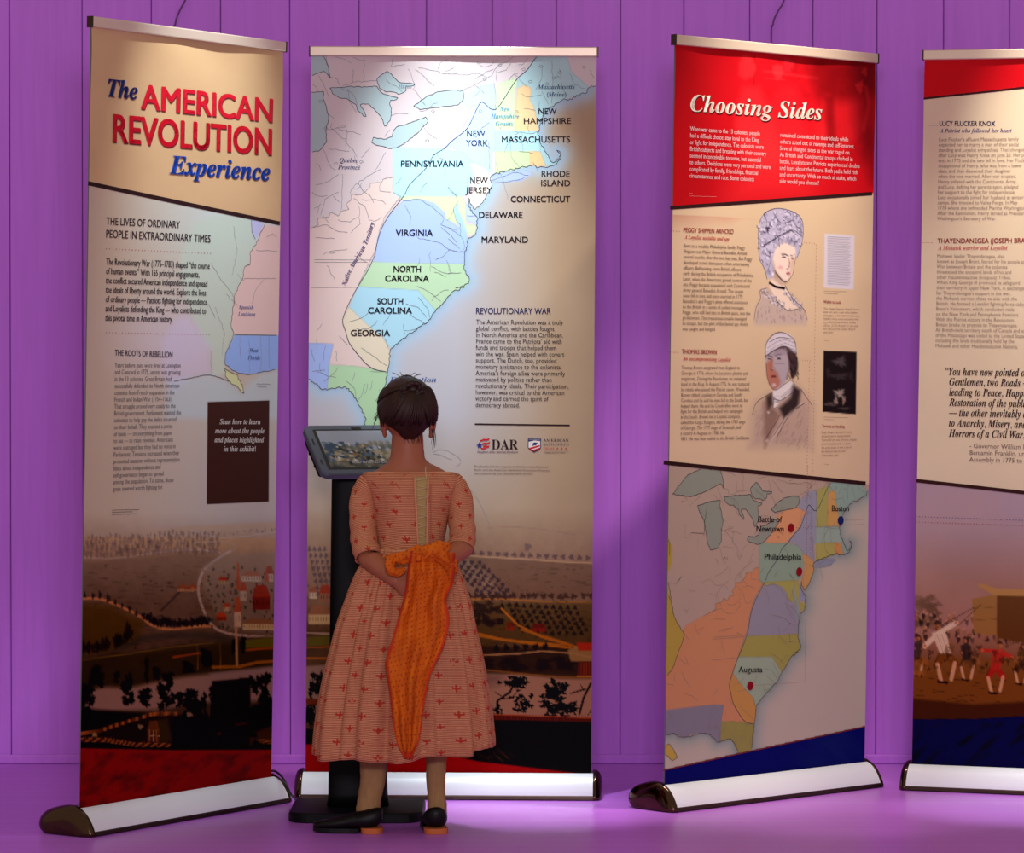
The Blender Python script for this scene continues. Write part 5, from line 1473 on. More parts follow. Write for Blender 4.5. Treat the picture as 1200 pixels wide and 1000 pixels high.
    body(1108, 764, 1.35, (206, 190, 170), (120, 78, 36), -6, (-12, 11, 15, -9)); body(1166, 782, 1.15, (176, 66, 54), (160, 56, 46), 4, (-17, -1, 13, 6))
    for j in range(70):
        x = rr.uniform(1066, 1260); y = rr.uniform(752, 792)
        cv.blob(x, y, rr.uniform(1.5, 4), rr.uniform(2, 5), rr.choice([(58, 40, 30), (104, 76, 46), (40, 28, 24), (150, 112, 70), (84, 60, 50)]), .45, .5, j)
    for a_ in ((1094, 738, 1142, 712), (1122, 734, 1150, 708)):
        cv.line([(a_[0], a_[1]), (a_[2], a_[3])], .8, (60, 40, 30), .8)
    for j in range(14):
        cv.blob(rr.uniform(1068, 1084), rr.uniform(772, 792), 4, 4, (150, 104, 58), .5, .4, j)
    cv.fill([(1060, 843.5), (1145, 843), (1260, 836), (1450, 830), (1450, 960), (1060, 960)], (4, 8, 96), .7)
    q = cv.sl(1060, 840, 1260, 910); n = fbm(cv.X[q] + cv.Y[q], cv.Y[q] * .6, 10, 61, 3)
    cv.put(q, np.clip((cv.Y[q] - 846) / 3, 0, 1) * np.clip(n - .5, 0, 1) * 1.6, (4, 6, 22))
    dark_foot(cv, 620, 800, .72)
    p = cv.build(t); S = Sheet(4, p)
    u1, v1 = S.uv((1084, 115.6)); u2, v2 = S.uv((1200, 102.6))
    e2 = hm(H_out[4], BW, v1 + (v2 - v1) / (u2 - u1) * (BW - u1))
    S.strips('divider_line', [[(1083.5, 115.6), (float(e2[0]), float(e2[1]))]], .006, (60, 16, 18), 1, clip=False)
    u1, v1 = S.uv((1075.5, 563.5)); u2, v2 = S.uv((1200, 577.5))
    e2 = hm(H_out[4], BW, v1 + (v2 - v1) / (u2 - u1) * (BW - u1))
    S.strips('divider_line', [[(1075, 563.5), (float(e2[0]), float(e2[1]))]], .010, (52, 20, 20), 1, clip=False)
    text(S, 'heading', 'LUCY FLUCKER KNOX', (1101, 147.5), (1166, 147.5), 5.6, (48, 44, 96), None, .018)
    text(S, 'subheading', 'A Patriot who followed her heart', (1101, 155.5), (1185.5, 155), 4.8, (60, 56, 110), bi)
    TX = (138, 116, 100)
    block(S, 'paragraph', ['Lucy Flucker’s affluent Massachusetts family', 'expected her to marry a man of their social', 'standing and Loyalist sympathies. That changed', 'after Lucy wed Henry Knox on June 20. Her par-', 'ents in 1775 and the two fell in love. Her Flucker', 'disapproved of Henry, who was from a lower', 'class, and they disowned their daughter', 'when the two married. After war erupted,', 'Henry enlisted with the Continental Army,', 'and Lucy, defying her parents again, pledged', 'her support to the fight for independence.', 'Lucy occasionally joined her husband at winter', 'camps. She traveled to Valley Forge. In May', '1778 where she befriended Martha Washington.', 'After the Revolution, Henry served as President', 'Washington’s Secretary of War.'],
          (1100, 165.5), (1098, 258), 1206, TX, None, .0, .6)
    text(S, 'heading', 'THAYENDANEGEA (JOSEPH BRANT)', (1098.5, 285), (1213, 284.5), 5.6, (170, 40, 44), None, .018)
    text(S, 'subheading', 'A Mohawk warrior and Loyalist', (1099, 293), (1180.5, 292.5), 4.8, (176, 60, 60), bi)
    block(S, 'paragraph', ['Mohawk leader Thayendanegea, also', 'known as Joseph Brant, feared for his people as', 'War between Britain and the colonies', 'threatened the ancestral lands of his and', 'other Haudenosaunee (Iroquois) Tribes.', 'When King George III promised to safeguard', 'their territory in upper New York, in exchange', 'for Thayendanegea’s support in the war,', 'the Mohawk warrior chose to side with the', 'British. He formed a Loyalist fighting force called', 'Brant’s Volunteers, which conducted raids', 'on the New York and Pennsylvania frontiers.', 'With the Patriot victory in the Revolution,', 'Britain broke its promise to Thayendanegea.', 'All British-held territory south of Canada and east', 'of the Mississippi was ceded to the United States,', 'including the lands traditionally held by the', 'Mohawk and other Haudenosaunee Nations.'],
          (1098, 302), (1095.5, 407), 1207, TX, None, .0, .6)
    QT = ['“You have now pointed out to you,', 'Gentlemen, two Roads — one evidently', 'leading to Peace, Happiness and a', 'Restoration of the public Tranquility', '— the other inevitably conducting you', 'to Anarchy, Misery, and all the', 'Horrors of a Civil War.”']
    for i, l in enumerate(QT):
        y = 439.5 + i * 12.05; x0 = (1108 if i == 0 else 1112.5) - i * .12
        V, F = glyphs([bi(l)], 1.0, .006, 1.0, res=2)
        a = S.uv((x0, y)); H_ = .0215 / .70
        S.emit('quotation_line', list(zip((a[0] + (V[:, 0] - V[:, 0].min()) * H_ * .74).tolist(), (a[1] - (V[:, 0]) * 0 + V[:, 1] * H_).tolist())), F, (66, 34, 34), 1.5)
    block(S, 'paragraph', ['- Governor William Franklin, the son of', 'Benjamin Franklin, urging the New Jersey', 'Assembly in 1775 to resist the rebellion'], (1136, 525), (1138, 541), 1262, (112, 84, 76), None, .0, .6)
    S.dots('dotted_lead', (1090, 147), (1098, 147), 4, .0014, (90, 90, 130)); S.dots('dotted_lead', (1082, 284.5), (1092, 284.5), 4, .0014, (170, 70, 70))
    S.dots('dotted_rule', (1074, 605.5), (1198, 610), 36, .0016, (88, 80, 120)); S.dots('dotted_rule', (1074, 612), (1198, 616), 36, .0016, (150, 76, 76))


for b, art, lab in ((1, art1, 'leftmost roll-up banner, tan header with large red and blue title above a Gulf coast map'),
                    (2, art2, 'roll-up banner with a large pastel map of the colonies, facing the camera behind the girl'),
                    (3, art3, 'roll-up banner with red header reading Choosing Sides and two sketched portraits'),
                    (4, art4, 'roll-up banner cut off by the right edge of the photo, biographies above a crowd painting')):
    art(stand(b, lab))

# ---------------------------------------------------------------- touch-screen kiosk
KX, KY = -0.412, 8.98
ks = thing('information_kiosk', 'black pedestal kiosk with a tilted tablet screen, in front of the map banner', 'kiosk', (KX, KY, 0), math.radians(24))
m_kiosk = mat('matt_black_steel', (5, 5, 6), 0.5, spec=0.14)
m_bezel = mat('grey_tablet_shell', (74, 80, 92), 0.38, spec=0.5)
m_gl = mat('black_glass', (10, 11, 14), 0.12, spec=0.6)
def rounded_slab(name, hw, hd, z0, z1, r, m, parent, bev=0.004, seg=6, bow=0.0):
    pts = []
    for sx_, sy_, a0 in ((1, 1, 0), (-1, 1, 90), (-1, -1, 180), (1, -1, 270)):
        for i in range(seg + 1):
            a = math.radians(a0 + 90 * i / seg)
            pts.append((sx_ * (hw - r) + r * math.cos(a), sy_ * (hd - r) + r * math.sin(a)))
    n = len(pts)
    def ring(z, k_):
        return [(x * (hw - k_) / hw, y * (hd - k_) / hd, z) for x, y in pts]
    rings = [ring(z0, bev * .6), ring(z0 + bev * .4, 0), ring(z1 - bev, 0), ring(z1 - bev * .3, bev * .3), ring(z1, bev)]
    V, F = loft(rings, True)
    return mesh_obj(name, V, F, m, parent)


bp = rounded_slab('base_plate', 0.178, 0.165, 0.0, 0.026, 0.05, m_kiosk, ks, 0.006)
bp.rotation_euler = (0, 0, math.radians(-24))
V, F = [], []
rings = []
for z, w_, d_ in ((0.024, 0.090, 0.040), (0.06, 0.085, 0.036), (0.5, 0.080, 0.033), (0.92, 0.074, 0.030), (0.955, 0.070, 0.028)):
    rings.append([(w_ * math.cos(a) * (abs(math.cos(a)) ** -.55 if abs(math.cos(a)) > 1e-3 else 1) * .93, d_ * math.sin(a) * (abs(math.sin(a)) ** -.55 if abs(math.sin(a)) > 1e-3 else 1), z) for a in [2 * math.pi * (i + .5) / 32 for i in range(32)]])
post = mesh_obj('pedestal', *loft(rings, True), m_kiosk, ks, True)
post.rotation_euler = (0, 0, math.radians(-24))
# tablet head: tilted toward the reader
TILT = math.radians(40)
head = rounded_slab('tablet_shell', 0.148, 0.100, -0.006, 0.013, 0.022, m_bezel, ks, 0.005)
head.location = (0.012, -0.012, 0.970)
head.rotation_euler = (TILT, 0, 0)
sb = rounded_slab('screen_surround', 0.126, 0.080, 0.013, 0.0138, 0.004, m_gl, head, 0.0003)
# the picture on the screen, one colour per vertex, lit from behind
m_scr = mat('lit_screen', rough=0.3, spec=0.15)
k = NT(m_scr)
at = k.new('ShaderNodeAttribute', attribute_name='Col')
k.t.links.new(at.outputs['Color'], k.b.inputs['Base Color'])
k.t.links.new(at.outputs['Color'], k.b.inputs['Emission Color'])
k.b.inputs['Emission Strength'].default_value = 0.10
nu, nv = 110, 70
U_, V_g = np.meshgrid(np.linspace(-0.118, 0.118, nu), np.linspace(0.074, -0.074, nv))
sx_, sy_ = (U_ + .118) / .236 * 100, (0.074 - V_g) / .148 * 62
C_s = np.zeros((nv, nu, 3))
sky = fbm(sx_, sy_ * 1.6, 22, 2, 4)[..., None]
C_s[:] = np.array((140, 148, 162.)) * (1 - sky * .25) + np.array((166, 150, 132.)) * sky * .25
def sput(a, c): C_s[:] = C_s * (1 - np.clip(a, 0, 1)[..., None]) + np.array(c, float) * np.clip(a, 0, 1)[..., None]
sput((sy_ - 30 - sx_ * .04) / 2, (150, 138, 112))
n_ = fbm(sx_, sy_, 9, 7, 4)
sput(np.clip((n_ - .42) * 5, 0, 1) * (sy_ > 24) * .8, (72, 74, 60))
sput(np.clip((n_ - .35) * 6, 0, 1) * ((sx_ < 28) & (sy_ > 18)), (48, 66, 84))
rs = random.Random(9)
for i in range(150):
    x, y = rs.gauss(24 + (i % 3) * 12, 12), rs.gauss(42, 9)
    r_ = np.hypot((sx_ - x) / rs.uniform(1.2, 3.5), (sy_ - y) / rs.uniform(1.5, 4))
    sput((1.2 - r_) * 1.6 * .8, rs.choice([(40, 52, 70), (110, 104, 70), (30, 34, 30), (150, 138, 110), (60, 84, 116), (120, 92, 60), (190, 184, 170)]))
for x in (60, 66, 73, 81, 90):
    sput((1.6 - np.hypot((sx_ - x) / 2.5, (sy_ - 22) / 4)) * .8, (120, 108, 84)); sput(np.clip(1 - abs(sx_ - x) / .5, 0, 1) * ((sy_ > 22) & (sy_ < 34)), (90, 78, 60))
sput(((sy_ > 52)).astype(float) * .45, (40, 42, 38))
i_ = np.arange(nv * nu).reshape(nv, nu)
Fq = np.stack([i_[:-1, :-1], i_[1:, :-1], i_[1:, 1:], i_[:-1, 1:]], -1).reshape(-1, 4)
me = bpy.data.meshes.new('screen'); co = np.stack([U_, V_g, np.full_like(U_, .0142)], -1).reshape(-1, 3)
me.from_pydata(co.tolist(), [], Fq.tolist())
ca = me.color_attributes.new('Col', 'FLOAT_COLOR', 'POINT'); rg = np.ones((len(co), 4)); rg[:, :3] = lin(np.clip(C_s.reshape(-1, 3), 0, 255)); ca.data.foreach_set('color', rg.ravel())
me.materials.append(m_scr)
link(bpy.data.objects.new('screen', me), head)
V, F = glyphs(['ROAD TO REVOLUTION'], 1.0, .02)
x0, x1 = V[:, 0].min(), V[:, 0].max()
mesh_obj('screen_caption', [(-0.052 + (x - x0) / (x1 - x0) * .10, -0.058 + y * .012, .0146) for x, y in V], F, mat('white_caption', (230, 232, 236), .4), head)
for x_, y_, w_, d_ in ((-0.137, 0.03, .0025, .012), (-0.137, -0.05, .0025, .009), (0.137, 0.0, .0025, .012)):
    bevel_box('shell_slot', x_ - w_, x_ + w_, y_ - d_, y_ + d_, 0.0128, 0.0136, m_gl, head, 0.0004, 1)
bevel_box('camera_bump', -0.014, 0.014, 0.079, 0.088, 0.0128, 0.0150, m_gl, head, 0.0008, 1)
# mount box behind the tablet
mb = bevel_box('mounting_box', -0.142, 0.142, -0.066, 0.074, -0.030, -0.006, m_kiosk, head, 0.008)
for y_ in (-0.03, 0.02):
    V, F = tube([(-0.1415, y_, -0.019), (-0.1445, y_, -0.019)], .004, 10)
    mesh_obj('mount_screw', V, F, m_chrome, mb)
bevel_box('neck_bracket', -0.05, 0.05, -0.03, 0.04, -0.075, -0.028, m_kiosk, head, 0.006)

cb = smooth_path([wx(314.5, 905, 9.285), wx(322, 905, 9.26), wx(330, 912, 9.225), wx(336, 923, 9.20), wx(341, 933, 9.19), (-0.575, 9.188, .004), (-0.53, 9.192, .004), (-0.48, 9.185, .004), (-0.44, 9.180, .004)], 5)
o = mesh_obj('power_cable', *tube(cb, 0.0032, 7), m_black, None, True)
o['label'] = 'thin black cable running over the right end of the leftmost banner base'; o['category'] = 'cable'

# ---------------------------------------------------------------- the girl
GY = 8.66


def gp(px, py, dy=0.0):
    return Vector(wx(px, py, GY + dy))


GX = (478 - 600) * GY / FPX
girl = thing('person', 'girl seen from behind in a patterned pink dress, hands behind her back, facing the tablet', 'person', (GX, GY, 0))


def loc(v):
    return Vector(v) - Vector((GX, GY, 0))


def G(px, py, dy=0.0):
    return loc(gp(px, py, dy))


m_skin = mat('skin', rough=0.5, spec=0.35)
k = NT(m_skin)
k.col(k.mix(k.noise(18, k.coord('Object'), 3), L4((172, 104, 72)), L4((154, 86, 58))))
k.b.inputs['Subsurface Weight'].default_value = 0.08
k.b.inputs['Subsurface Radius'].default_value = (0.01, 0.004, 0.002)
k.b.inputs['Subsurface Scale'].default_value = 0.5


def ring_xy(c, a, b, n=28, p=1.0, rot=0.0):
    out = []
    for i in range(n):
        t = 2 * math.pi * i / n
        cx = math.copysign(abs(math.cos(t)) ** p, math.cos(t)) * a; cy = math.copysign(abs(math.sin(t)) ** p, math.sin(t)) * b
        out.append((c[0] + cx * math.cos(rot) - cy * math.sin(rot), c[1] + cx * math.sin(rot) + cy * math.cos(rot), c[2]))
    return out


def rings_loft(spec, n=28, p=1.0):
    """spec rows: (left px, right px, py, half depth, centre dy)"""
    rows = smooth_path([(l, r, y, d, c) for l, r, y, d, c in spec], 4)
    rings = []
    for l, r, y, d, c in rows:
        a, b = G(l, y, c), G(r, y, c)
        rings.append(ring_xy(((a.x + b.x) / 2, a.y, a.z), (b.x - a.x) / 2, d, n, p))
    return rings


body_parts = []
# trunk, neck
body_parts.append(loft(rings_loft([(452, 503, 884 - 160, .06, 0), (440, 522, 700, .085, 0), (446, 516, 645, .072, 0), (441, 522, 600, .078, .0), (430, 532, 572, .075, 0), (428, 532, 560, .058, .0), (444, 516, 549, .046, .0), (455, 500, 540, .040, .0), (458, 497, 528, .040, .006), (459, 496, 512, .040, .012), (462, 494, 500, .038, .015)], 28), True))
# head (turned a little to the left and bowed toward the screen)
HC = G(477, 482, .012)
HM = Matrix.Rotation(math.radians(16), 3, 'Z') @ Matrix.Rotation(math.radians(-10), 3, 'X')


def hp(x, y, z):
    return HC + HM @ Vector((x, y, z))


rings = []
for i in range(25):
    ph = math.pi * (i + .35) / 25.7
    z = 0.089 * math.cos(ph)
    s_ = math.sin(ph)
    wj = 1.0 if z > -0.01 else 1 - 0.34 * ((-z - 0.01) / 0.079) ** 1.3
    rr_ = []
    for j in range(36):
        th = 2 * math.pi * j / 36
        x = 0.0635 * s_ * wj * math.cos(th); y = 0.080 * s_ * math.sin(th)
        if y < 0 and z < -0.02:
            y *= 1 - 0.45 * min(1, (-z - .02) / .06)
        if y > 0 and z < -0.03:
            y *= 1.06
        fr = max(0, math.sin(th)) ** 6
        y += 0.004 * fr * math.exp(-((z + .058) / .012) ** 2) - 0.006 * fr * math.exp(-((z - 0.002) / .012) ** 2) * (abs(math.cos(th)) > .18) - .003 * fr * math.exp(-((z + .044) / .006) ** 2)
        rr_.append(tuple(hp(x, y, z)))
    rings.append(rr_)
body_parts.append(loft(rings, True))
# nose, lips, brow, ears
nose = []
for t_, w_, d_, z in ((0, .004, .003, .012), (.3, .006, .006, -.004), (.6, .008, .010, -.018), (.85, .0115, .014, -.027), (1, .009, .009, -.033)):
    nose.append([tuple(hp(w_ * math.cos(a), .074 + d_ * math.sin(a), z)) for a in [2 * math.pi * i / 12 for i in range(12)]])
body_parts.append(loft(nose, True))
for zz, ww, rr_ in ((-.0455, .017, .0042), (-.0520, .015, .0048)):
    body_parts.append(tube([hp(-ww, .068, zz), hp(-ww * .5, .0745, zz + .0005), hp(0, .0765, zz), hp(ww * .5, .0745, zz + .0005), hp(ww, .068, zz)], [.001, rr_ * .8, rr_, rr_ * .8, .001], 8))
for s_, cpx, cpy in ((-1, 448.8, 498), (1, 507.0, 499)):
    c = G(cpx, cpy, .012)
    er = Matrix.Rotation(math.radians(s_ * -28), 3, 'Z') @ Matrix.Rotation(math.radians(s_ * 8), 3, 'Y')
    body_parts.append(ellipsoid(c, (.0065, .0155, .0285), 16, 10, er))
    body_parts.append(tube([c + er @ Vector((s_ * .003, -.008 + .0, -.022)), c + er @ Vector((s_ * .004, -.0155, -.004)), c + er @ Vector((s_ * .004, -.013, .016)), c + er @ Vector((s_ * .003, .0, .027)), c + er @ Vector((s_ * .001, .011, .018))], [.004, .0038, .004, .0042, .003], 8, roundend=True))
    body_parts.append(ellipsoid(c + er @ Vector((0, -.003, -.025)), (.006, .008, .009), 12, 8, er))
# arms: shoulder, elbow, wrist
SHL, ELL, WRL = G(431, 577, 0), G(429, 652, -.062), G(463, 681, -.148)
SHR, ELR, WRR = G(532, 577, 0), G(545, 640, -.058), G(519, 659, -.145)
for sh, el, wr in ((SHL, ELL, WRL), (SHR, ELR, WRR)):
    P = smooth_path([sh, sh.lerp(el, .5) + Vector((-.009 if sh.x < .05 else .003, .013, 0)), el, el.lerp(wr, .3), el.lerp(wr, .7), wr], 4)
    R = np.interp(np.linspace(0, 1, len(P)), [0, .2, .4, .6, .85, 1], [.025, .023, .023, .0275, .021, .018])
    body_parts.append(tube([Vector(p) for p in P], list(R), 14, roundend=True))


def hand(wr, fwd, up, side, curls, spread=.0):
    """palm and five fingers; fwd along the hand, up = back of the hand, side towards the thumb"""
    fwd = Vector(fwd).normalized(); up = (Vector(up) - fwd * Vector(up).dot(fwd)).normalized(); sd = Vector(side)
    sd = (sd - fwd * sd.dot(fwd) - up * sd.dot(up)).normalized()
    palm = []
    for t_, w_, h_ in ((-.006, .015, .013), (.008, .018, .0125), (.026, .0245, .012), (.044, .0265, .0105), (.056, .0255, .0085)):
        c = wr + fwd * t_
        palm.append([c + sd * (w_ * math.cos(a)) + up * (h_ * math.sin(a)) for a in [2 * math.pi * i / 16 for i in range(16)]])
    body_parts.append(loft(palm, True))
    for i, (off, L, r) in enumerate(((.0185, .043, .0062), (.0065, .048, .0064), (-.0060, .045, .0061), (-.0180, .036, .0054))):
        p = wr + fwd * .048 + sd * off
        d = fwd.copy(); P = [p]; R = [r * 1.1]
        ax = sd
        ang = 0
        for j, fr in enumerate((.46, .30, .24)):
            ang += curls[i] * (.8, 1.0, .7)[j]
            d = Matrix.Rotation(-ang, 3, ax) @ fwd
            # curl toward the palm
            if d.dot(up) > 0:
                d = Matrix.Rotation(ang, 3, ax) @ fwd
            p = p + d * L * fr
            P.append(p); R.append(r * (1 - .1 * (j + 1)))
        body_parts.append(tube(smooth_path(P, 3), list(np.interp(np.linspace(0, 1, 10), np.linspace(0, 1, 4), R)), 10, roundend=True))
    p = wr + fwd * .012 + sd * .016
    P = [p, p + fwd * .016 + sd * .013 - up * .004, p + fwd * .034 + sd * .018 - up * .010, p + fwd * .048 + sd * .016 - up * .016]
    body_parts.append(tube(smooth_path(P, 3), list(np.interp(np.linspace(0, 1, 10), [0, .3, .7, 1], [.0095, .0085, .0070, .0058])), 10, roundend=True))


hand(WRL, (WRL - ELL).normalized() * .7 + Vector((.55, -.10, -.25)), (-.2, -1, -.25), (-.1, 0, -1) if False else (.35, 0, .9), (.75, .8, .85, .9))
hand(WRR, (WRR - ELR).normalized() * .5 + Vector((-.8, -.15, -.25)), (.1, -1, .2), (.1, 0, 1), (.7, .8, .85, .9))
# legs
for (ax_, ay), (bx, by), (cx_, cy_) in (((447, 720), (442, 830), (433, 935)), ((505, 720), (509, 830), (511, 932))):
    P = smooth_path([G(ax_, ay, 0), G(bx, by, 0.0), G((bx + cx_) / 2, (by + cy_) / 2, .0), G(cx_, cy_, 0)], 4)
    R = np.interp(np.linspace(0, 1, len(P)), [0, .33, .6, .85, 1], [.055, .033, .024, .019, .019])
    body_parts.append(tube([Vector(p) for p in P], list(R), 16))
V, F = joinvf(body_parts)
tmp = mesh_obj('body_source', V, F)
bmx = bmesh.new(); bmx.from_mesh(tmp.data)
bmesh.ops.recalc_face_normals(bmx, faces=bmx.faces)
bmx.to_mesh(tmp.data); bmx.free()
md = tmp.modifiers.new('r', 'REMESH'); md.mode = 'VOXEL'; md.voxel_size = 0.0026; md.use_smooth_shade = True
md = tmp.modifiers.new('s', 'SMOOTH'); md.factor = .5; md.iterations = 3
dg = bpy.context.evaluated_depsgraph_get()
me = bpy.data.meshes.new_from_object(tmp.evaluated_get(dg))
bpy.data.objects.remove(tmp)
me.materials.clear(); me.materials.append(m_skin)
me.polygons.foreach_set('use_smooth', [True] * len(me.polygons))
link(bpy.data.objects.new('body', me), girl)
# eyes
m_eye = mat('eye_white', (226, 220, 214), .2); m_iris = mat('dark_iris', (42, 26, 18), .15); m_brow = mat('brow_hair', (40, 22, 14), .7)
m_lips = mat('lip_skin', (168, 84, 74), .45)
for s_ in (-1, 1):
    c = hp(s_ * .026, .0635, .003)
    e = mesh_obj('eye', *ellipsoid(c, (.0105, .009, .0085), 16, 10), m_eye, girl, True)
    mesh_obj('iris', *ellipsoid(c + HM @ Vector((0, .0066, -.001)), (.0052, .0030, .0052), 12, 8, HM), m_iris, e, True)
    mesh_obj('eyebrow', *tube([hp(s_ * .013, .0755, .019), hp(s_ * .026, .0725, .0225), hp(s_ * .038, .0640, .018)], [.0016, .0022, .001], 6), m_brow, girl, True)

# ---- hair
m_hair = mat('dark_brown_hair', rough=0.5, spec=0.3)
k = NT(m_hair)
k.col(k.mix(k.noise(60, k.coord('Object', (1, 1, .25)), 3), L4((14, 7, 5)), L4((62, 31, 16))))
k.bump(k.noise(170, k.coord('Object', (1, 1, .12)), 2), .35, .0015)
HCc = G(477, 483, .004)
rings = []
for i in range(21):
    ph = math.pi * .70 * i / 20 + .02
    rr_ = []
    for j in range(48):
        th = 2 * math.pi * j / 48
        # hairline: low at the nape, lifted over ears and face
        back = max(0, -math.sin(th)); front = max(0, math.sin(th)); side = abs(math.cos(th))
        lim = .715 + .055 * back ** 6 - .30 * front ** .7 - .19 * side ** 3 * (1 - front) + .015 * math.sin(th * 9)
        p_ = ph / .70 * lim
        lock = 1 + .012 * math.sin(th * 23 + 3 * p_)
        x = .0765 * math.sin(p_) * math.cos(th) * lock; y = (.091 if math.sin(th) < 0 else .107) * math.sin(p_) * math.sin(th) * lock; z = .0925 * math.cos(p_) + .004 * front
        if z < -.02:
            x *= 1 - .28 * ((-z - .02) / .06)
            if y < 0: y *= 1 - .25 * ((-z - .02) / .06)
        q_ = HCc + Matrix.Rotation(math.radians(10), 3, 'Z') @ Vector((x, y, z))
        rr_.append(tuple(q_))
    rings.append(rr_)
V, F = loft(rings, False)
o = mesh_obj('hair', V, F, m_hair, girl, True)
sm = o.modifiers.new('thick', 'SOLIDIFY'); sm.thickness = .006; sm.offset = 1
# strands swept up from the nape and the temples into a rolled knot on the crown
KN = HCc + Vector((.016, -.062, .058))
rs = random.Random(31); parts = []
for i in range(230):
    th = math.radians(rs.uniform(185, 355)) if i < 170 else math.radians(rs.uniform(-10, 190))
    back = max(0, -math.sin(th))
    p0 = .70 * math.pi * (.90 if i < 170 else .62) * rs.uniform(.75, 1.0)
    tgt = KN + Vector((rs.uniform(-.02, .02), rs.uniform(-.004, .004), rs.uniform(-.018, .018)))
    P = []
    for t_ in np.linspace(0, 1, 8):
        p_ = p0 * (1 - t_) + t_ * .75
        a = th * (1 - t_ * .75) + (math.radians(285) if th > math.pi * .5 else math.radians(-75)) * t_ * .75
        s_ = .0785 * math.sin(p_)
        v = Vector((s_ * math.cos(a), (.0935 if math.sin(a) < 0 else .109) * math.sin(p_) * math.sin(a), .0945 * math.cos(p_)))
        if v.z < -.02:
            v.x *= 1 - .28 * ((-v.z - .02) / .06); v.y *= 1 - .25 * ((-v.z - .02) / .06) if v.y < 0 else 1
        q_ = HCc + Matrix.Rotation(math.radians(10), 3, 'Z') @ v
        P.append(q_.lerp(tgt, max(0, t_ - .72) / .28 * .8))
    parts.append(tube(P, [.0016, .0024, .0027, .0028, .0027, .0025, .002, .0012], 5))
V, F = joinvf(parts)
o = mesh_obj('hair_strand', V, F, m_hair, girl, True); o['kind'] = 'stuff'
parts = []
for q in range(3):
    P = [KN + Vector(((.019 - .004 * (q == 2)) * math.cos(a) * 1.15, -.006 + .006 * math.sin(3 * a + q * 2.1), (.017) * math.sin(a))) + Vector((.0045 * math.cos(4 * a + q * 2.09), -.0045 * math.sin(4 * a + q * 2.09), 0)) for a in np.linspace(0, 2 * math.pi, 34)]
    parts.append(tube(P, .0072, 9))
parts.append(ellipsoid(KN + Vector((0, -.003, 0)), (.016, .010, .014), 16, 10))
V, F = joinvf(parts)
mesh_obj('hair_knot', V, F, m_hair, girl, True)
parts = []
for i in range(34):
    if i < 12:
        a0 = G(rs.uniform(463, 492), rs.uniform(440, 446), rs.uniform(-.04, .03)); d = Vector((rs.uniform(-.03, .03), rs.uniform(-.02, .02), rs.uniform(.004, .016)))
        P = [a0, a0 + d * .5 + Vector((0, 0, .002)), a0 + d * .8]
    elif i < 20:
        a0 = G(rs.uniform(505, 509), rs.uniform(500, 507), -.01); P = [a0, a0 + Vector((.004, -.004, -.012)), a0 + Vector((rs.uniform(-.004, .008), -.004, -.03 - rs.uniform(0, .02)))]
    elif i < 26:
        a0 = G(445, rs.uniform(478, 488), .0); P = [a0, a0 + Vector((-.008, 0, -.010)), a0 + Vector((-rs.uniform(.010, .022), 0, -rs.uniform(.018, .04)))]
    else:
        a0 = G(rs.uniform(464, 494), 508, -.038); P = [a0, a0 + Vector((0, -.004, -.010)), a0 + Vector((rs.uniform(-.006, .006), .001, -.026))]
    parts.append(tube(smooth_path(P, 3), [.0007] * 6 + [.0003], 4))
V, F = joinvf(parts)
o = mesh_obj('loose_hair', V, F, m_hair, girl, True); o['kind'] = 'stuff'

# ---- dress cloth: pale pink, fine cross stripes, small red sprigs on a stagger
m_dress = mat('pink_sprigged_cotton', rough=0.85, spec=0.15)
k = NT(m_dress)
uvn = k.new('ShaderNodeUVMap'); sp = k.new('ShaderNodeSeparateXYZ'); k.t.links.new(uvn.outputs[0], sp.inputs[0])
u_, v_ = sp.outputs[0], sp.outputs[1]
AU, AV = .056, .034
rowi = k.m1('FLOOR', k.m1('DIVIDE', v_, AV))
off = k.m1('MULTIPLY', k.m1('MODULO', k.m1('ABSOLUTE', rowi), 2.0), .5)
du = k.m1('MULTIPLY', k.m1('SUBTRACT', k.m1('FRACT', k.m1('ADD', k.m1('DIVIDE', u_, AU), off)), .5), AU)
dv = k.m1('MULTIPLY', k.m1('SUBTRACT', k.m1('FRACT', k.m1('DIVIDE', v_, AV)), .5), AV)
adu, adv = k.m1('ABSOLUTE', du), k.m1('ABSOLUTE', dv)
d1 = k.m1('LESS_THAN', k.m1('ADD', adu, adv), .0054)
d2 = k.m1('MULTIPLY', k.m1('LESS_THAN', adu, .0014), k.m1('LESS_THAN', adv, .0095))
d3 = k.m1('MULTIPLY', k.m1('LESS_THAN', adv, .0014), k.m1('LESS_THAN', adu, .0066))
d4 = k.m1('LESS_THAN', k.m1('ADD', k.m1('ABSOLUTE', k.m1('SUBTRACT', adu, .0058)), k.m1('ABSOLUTE', k.m1('SUBTRACT', dv, .003))), .0022)
motif = k.m1('MAXIMUM', k.m1('MAXIMUM', d1, d2), k.m1('MAXIMUM', d3, d4))
nz = k.noise(55, k.coord('Object'), 2)
motif = k.m1('MULTIPLY', motif, k.m1('GREATER_THAN', nz, .36))
stripe = k.m1('GREATER_THAN', k.m1('SINE', k.m1('MULTIPLY', v_, 2 * math.pi / .0040)), 0.05)
basec = k.mix(k.m1('MULTIPLY', stripe, .7), L4((232, 166, 120)), L4((132, 48, 28)))
sprig2 = k.m1('LESS_THAN', k.m1('ADD', k.m1('ABSOLUTE', k.m1('SUBTRACT', adu, .021)), k.m1('MULTIPLY', adv, .35)), .0026)
basec = k.mix(k.m1('MULTIPLY', sprig2, .30), basec, L4((206, 96, 80)))
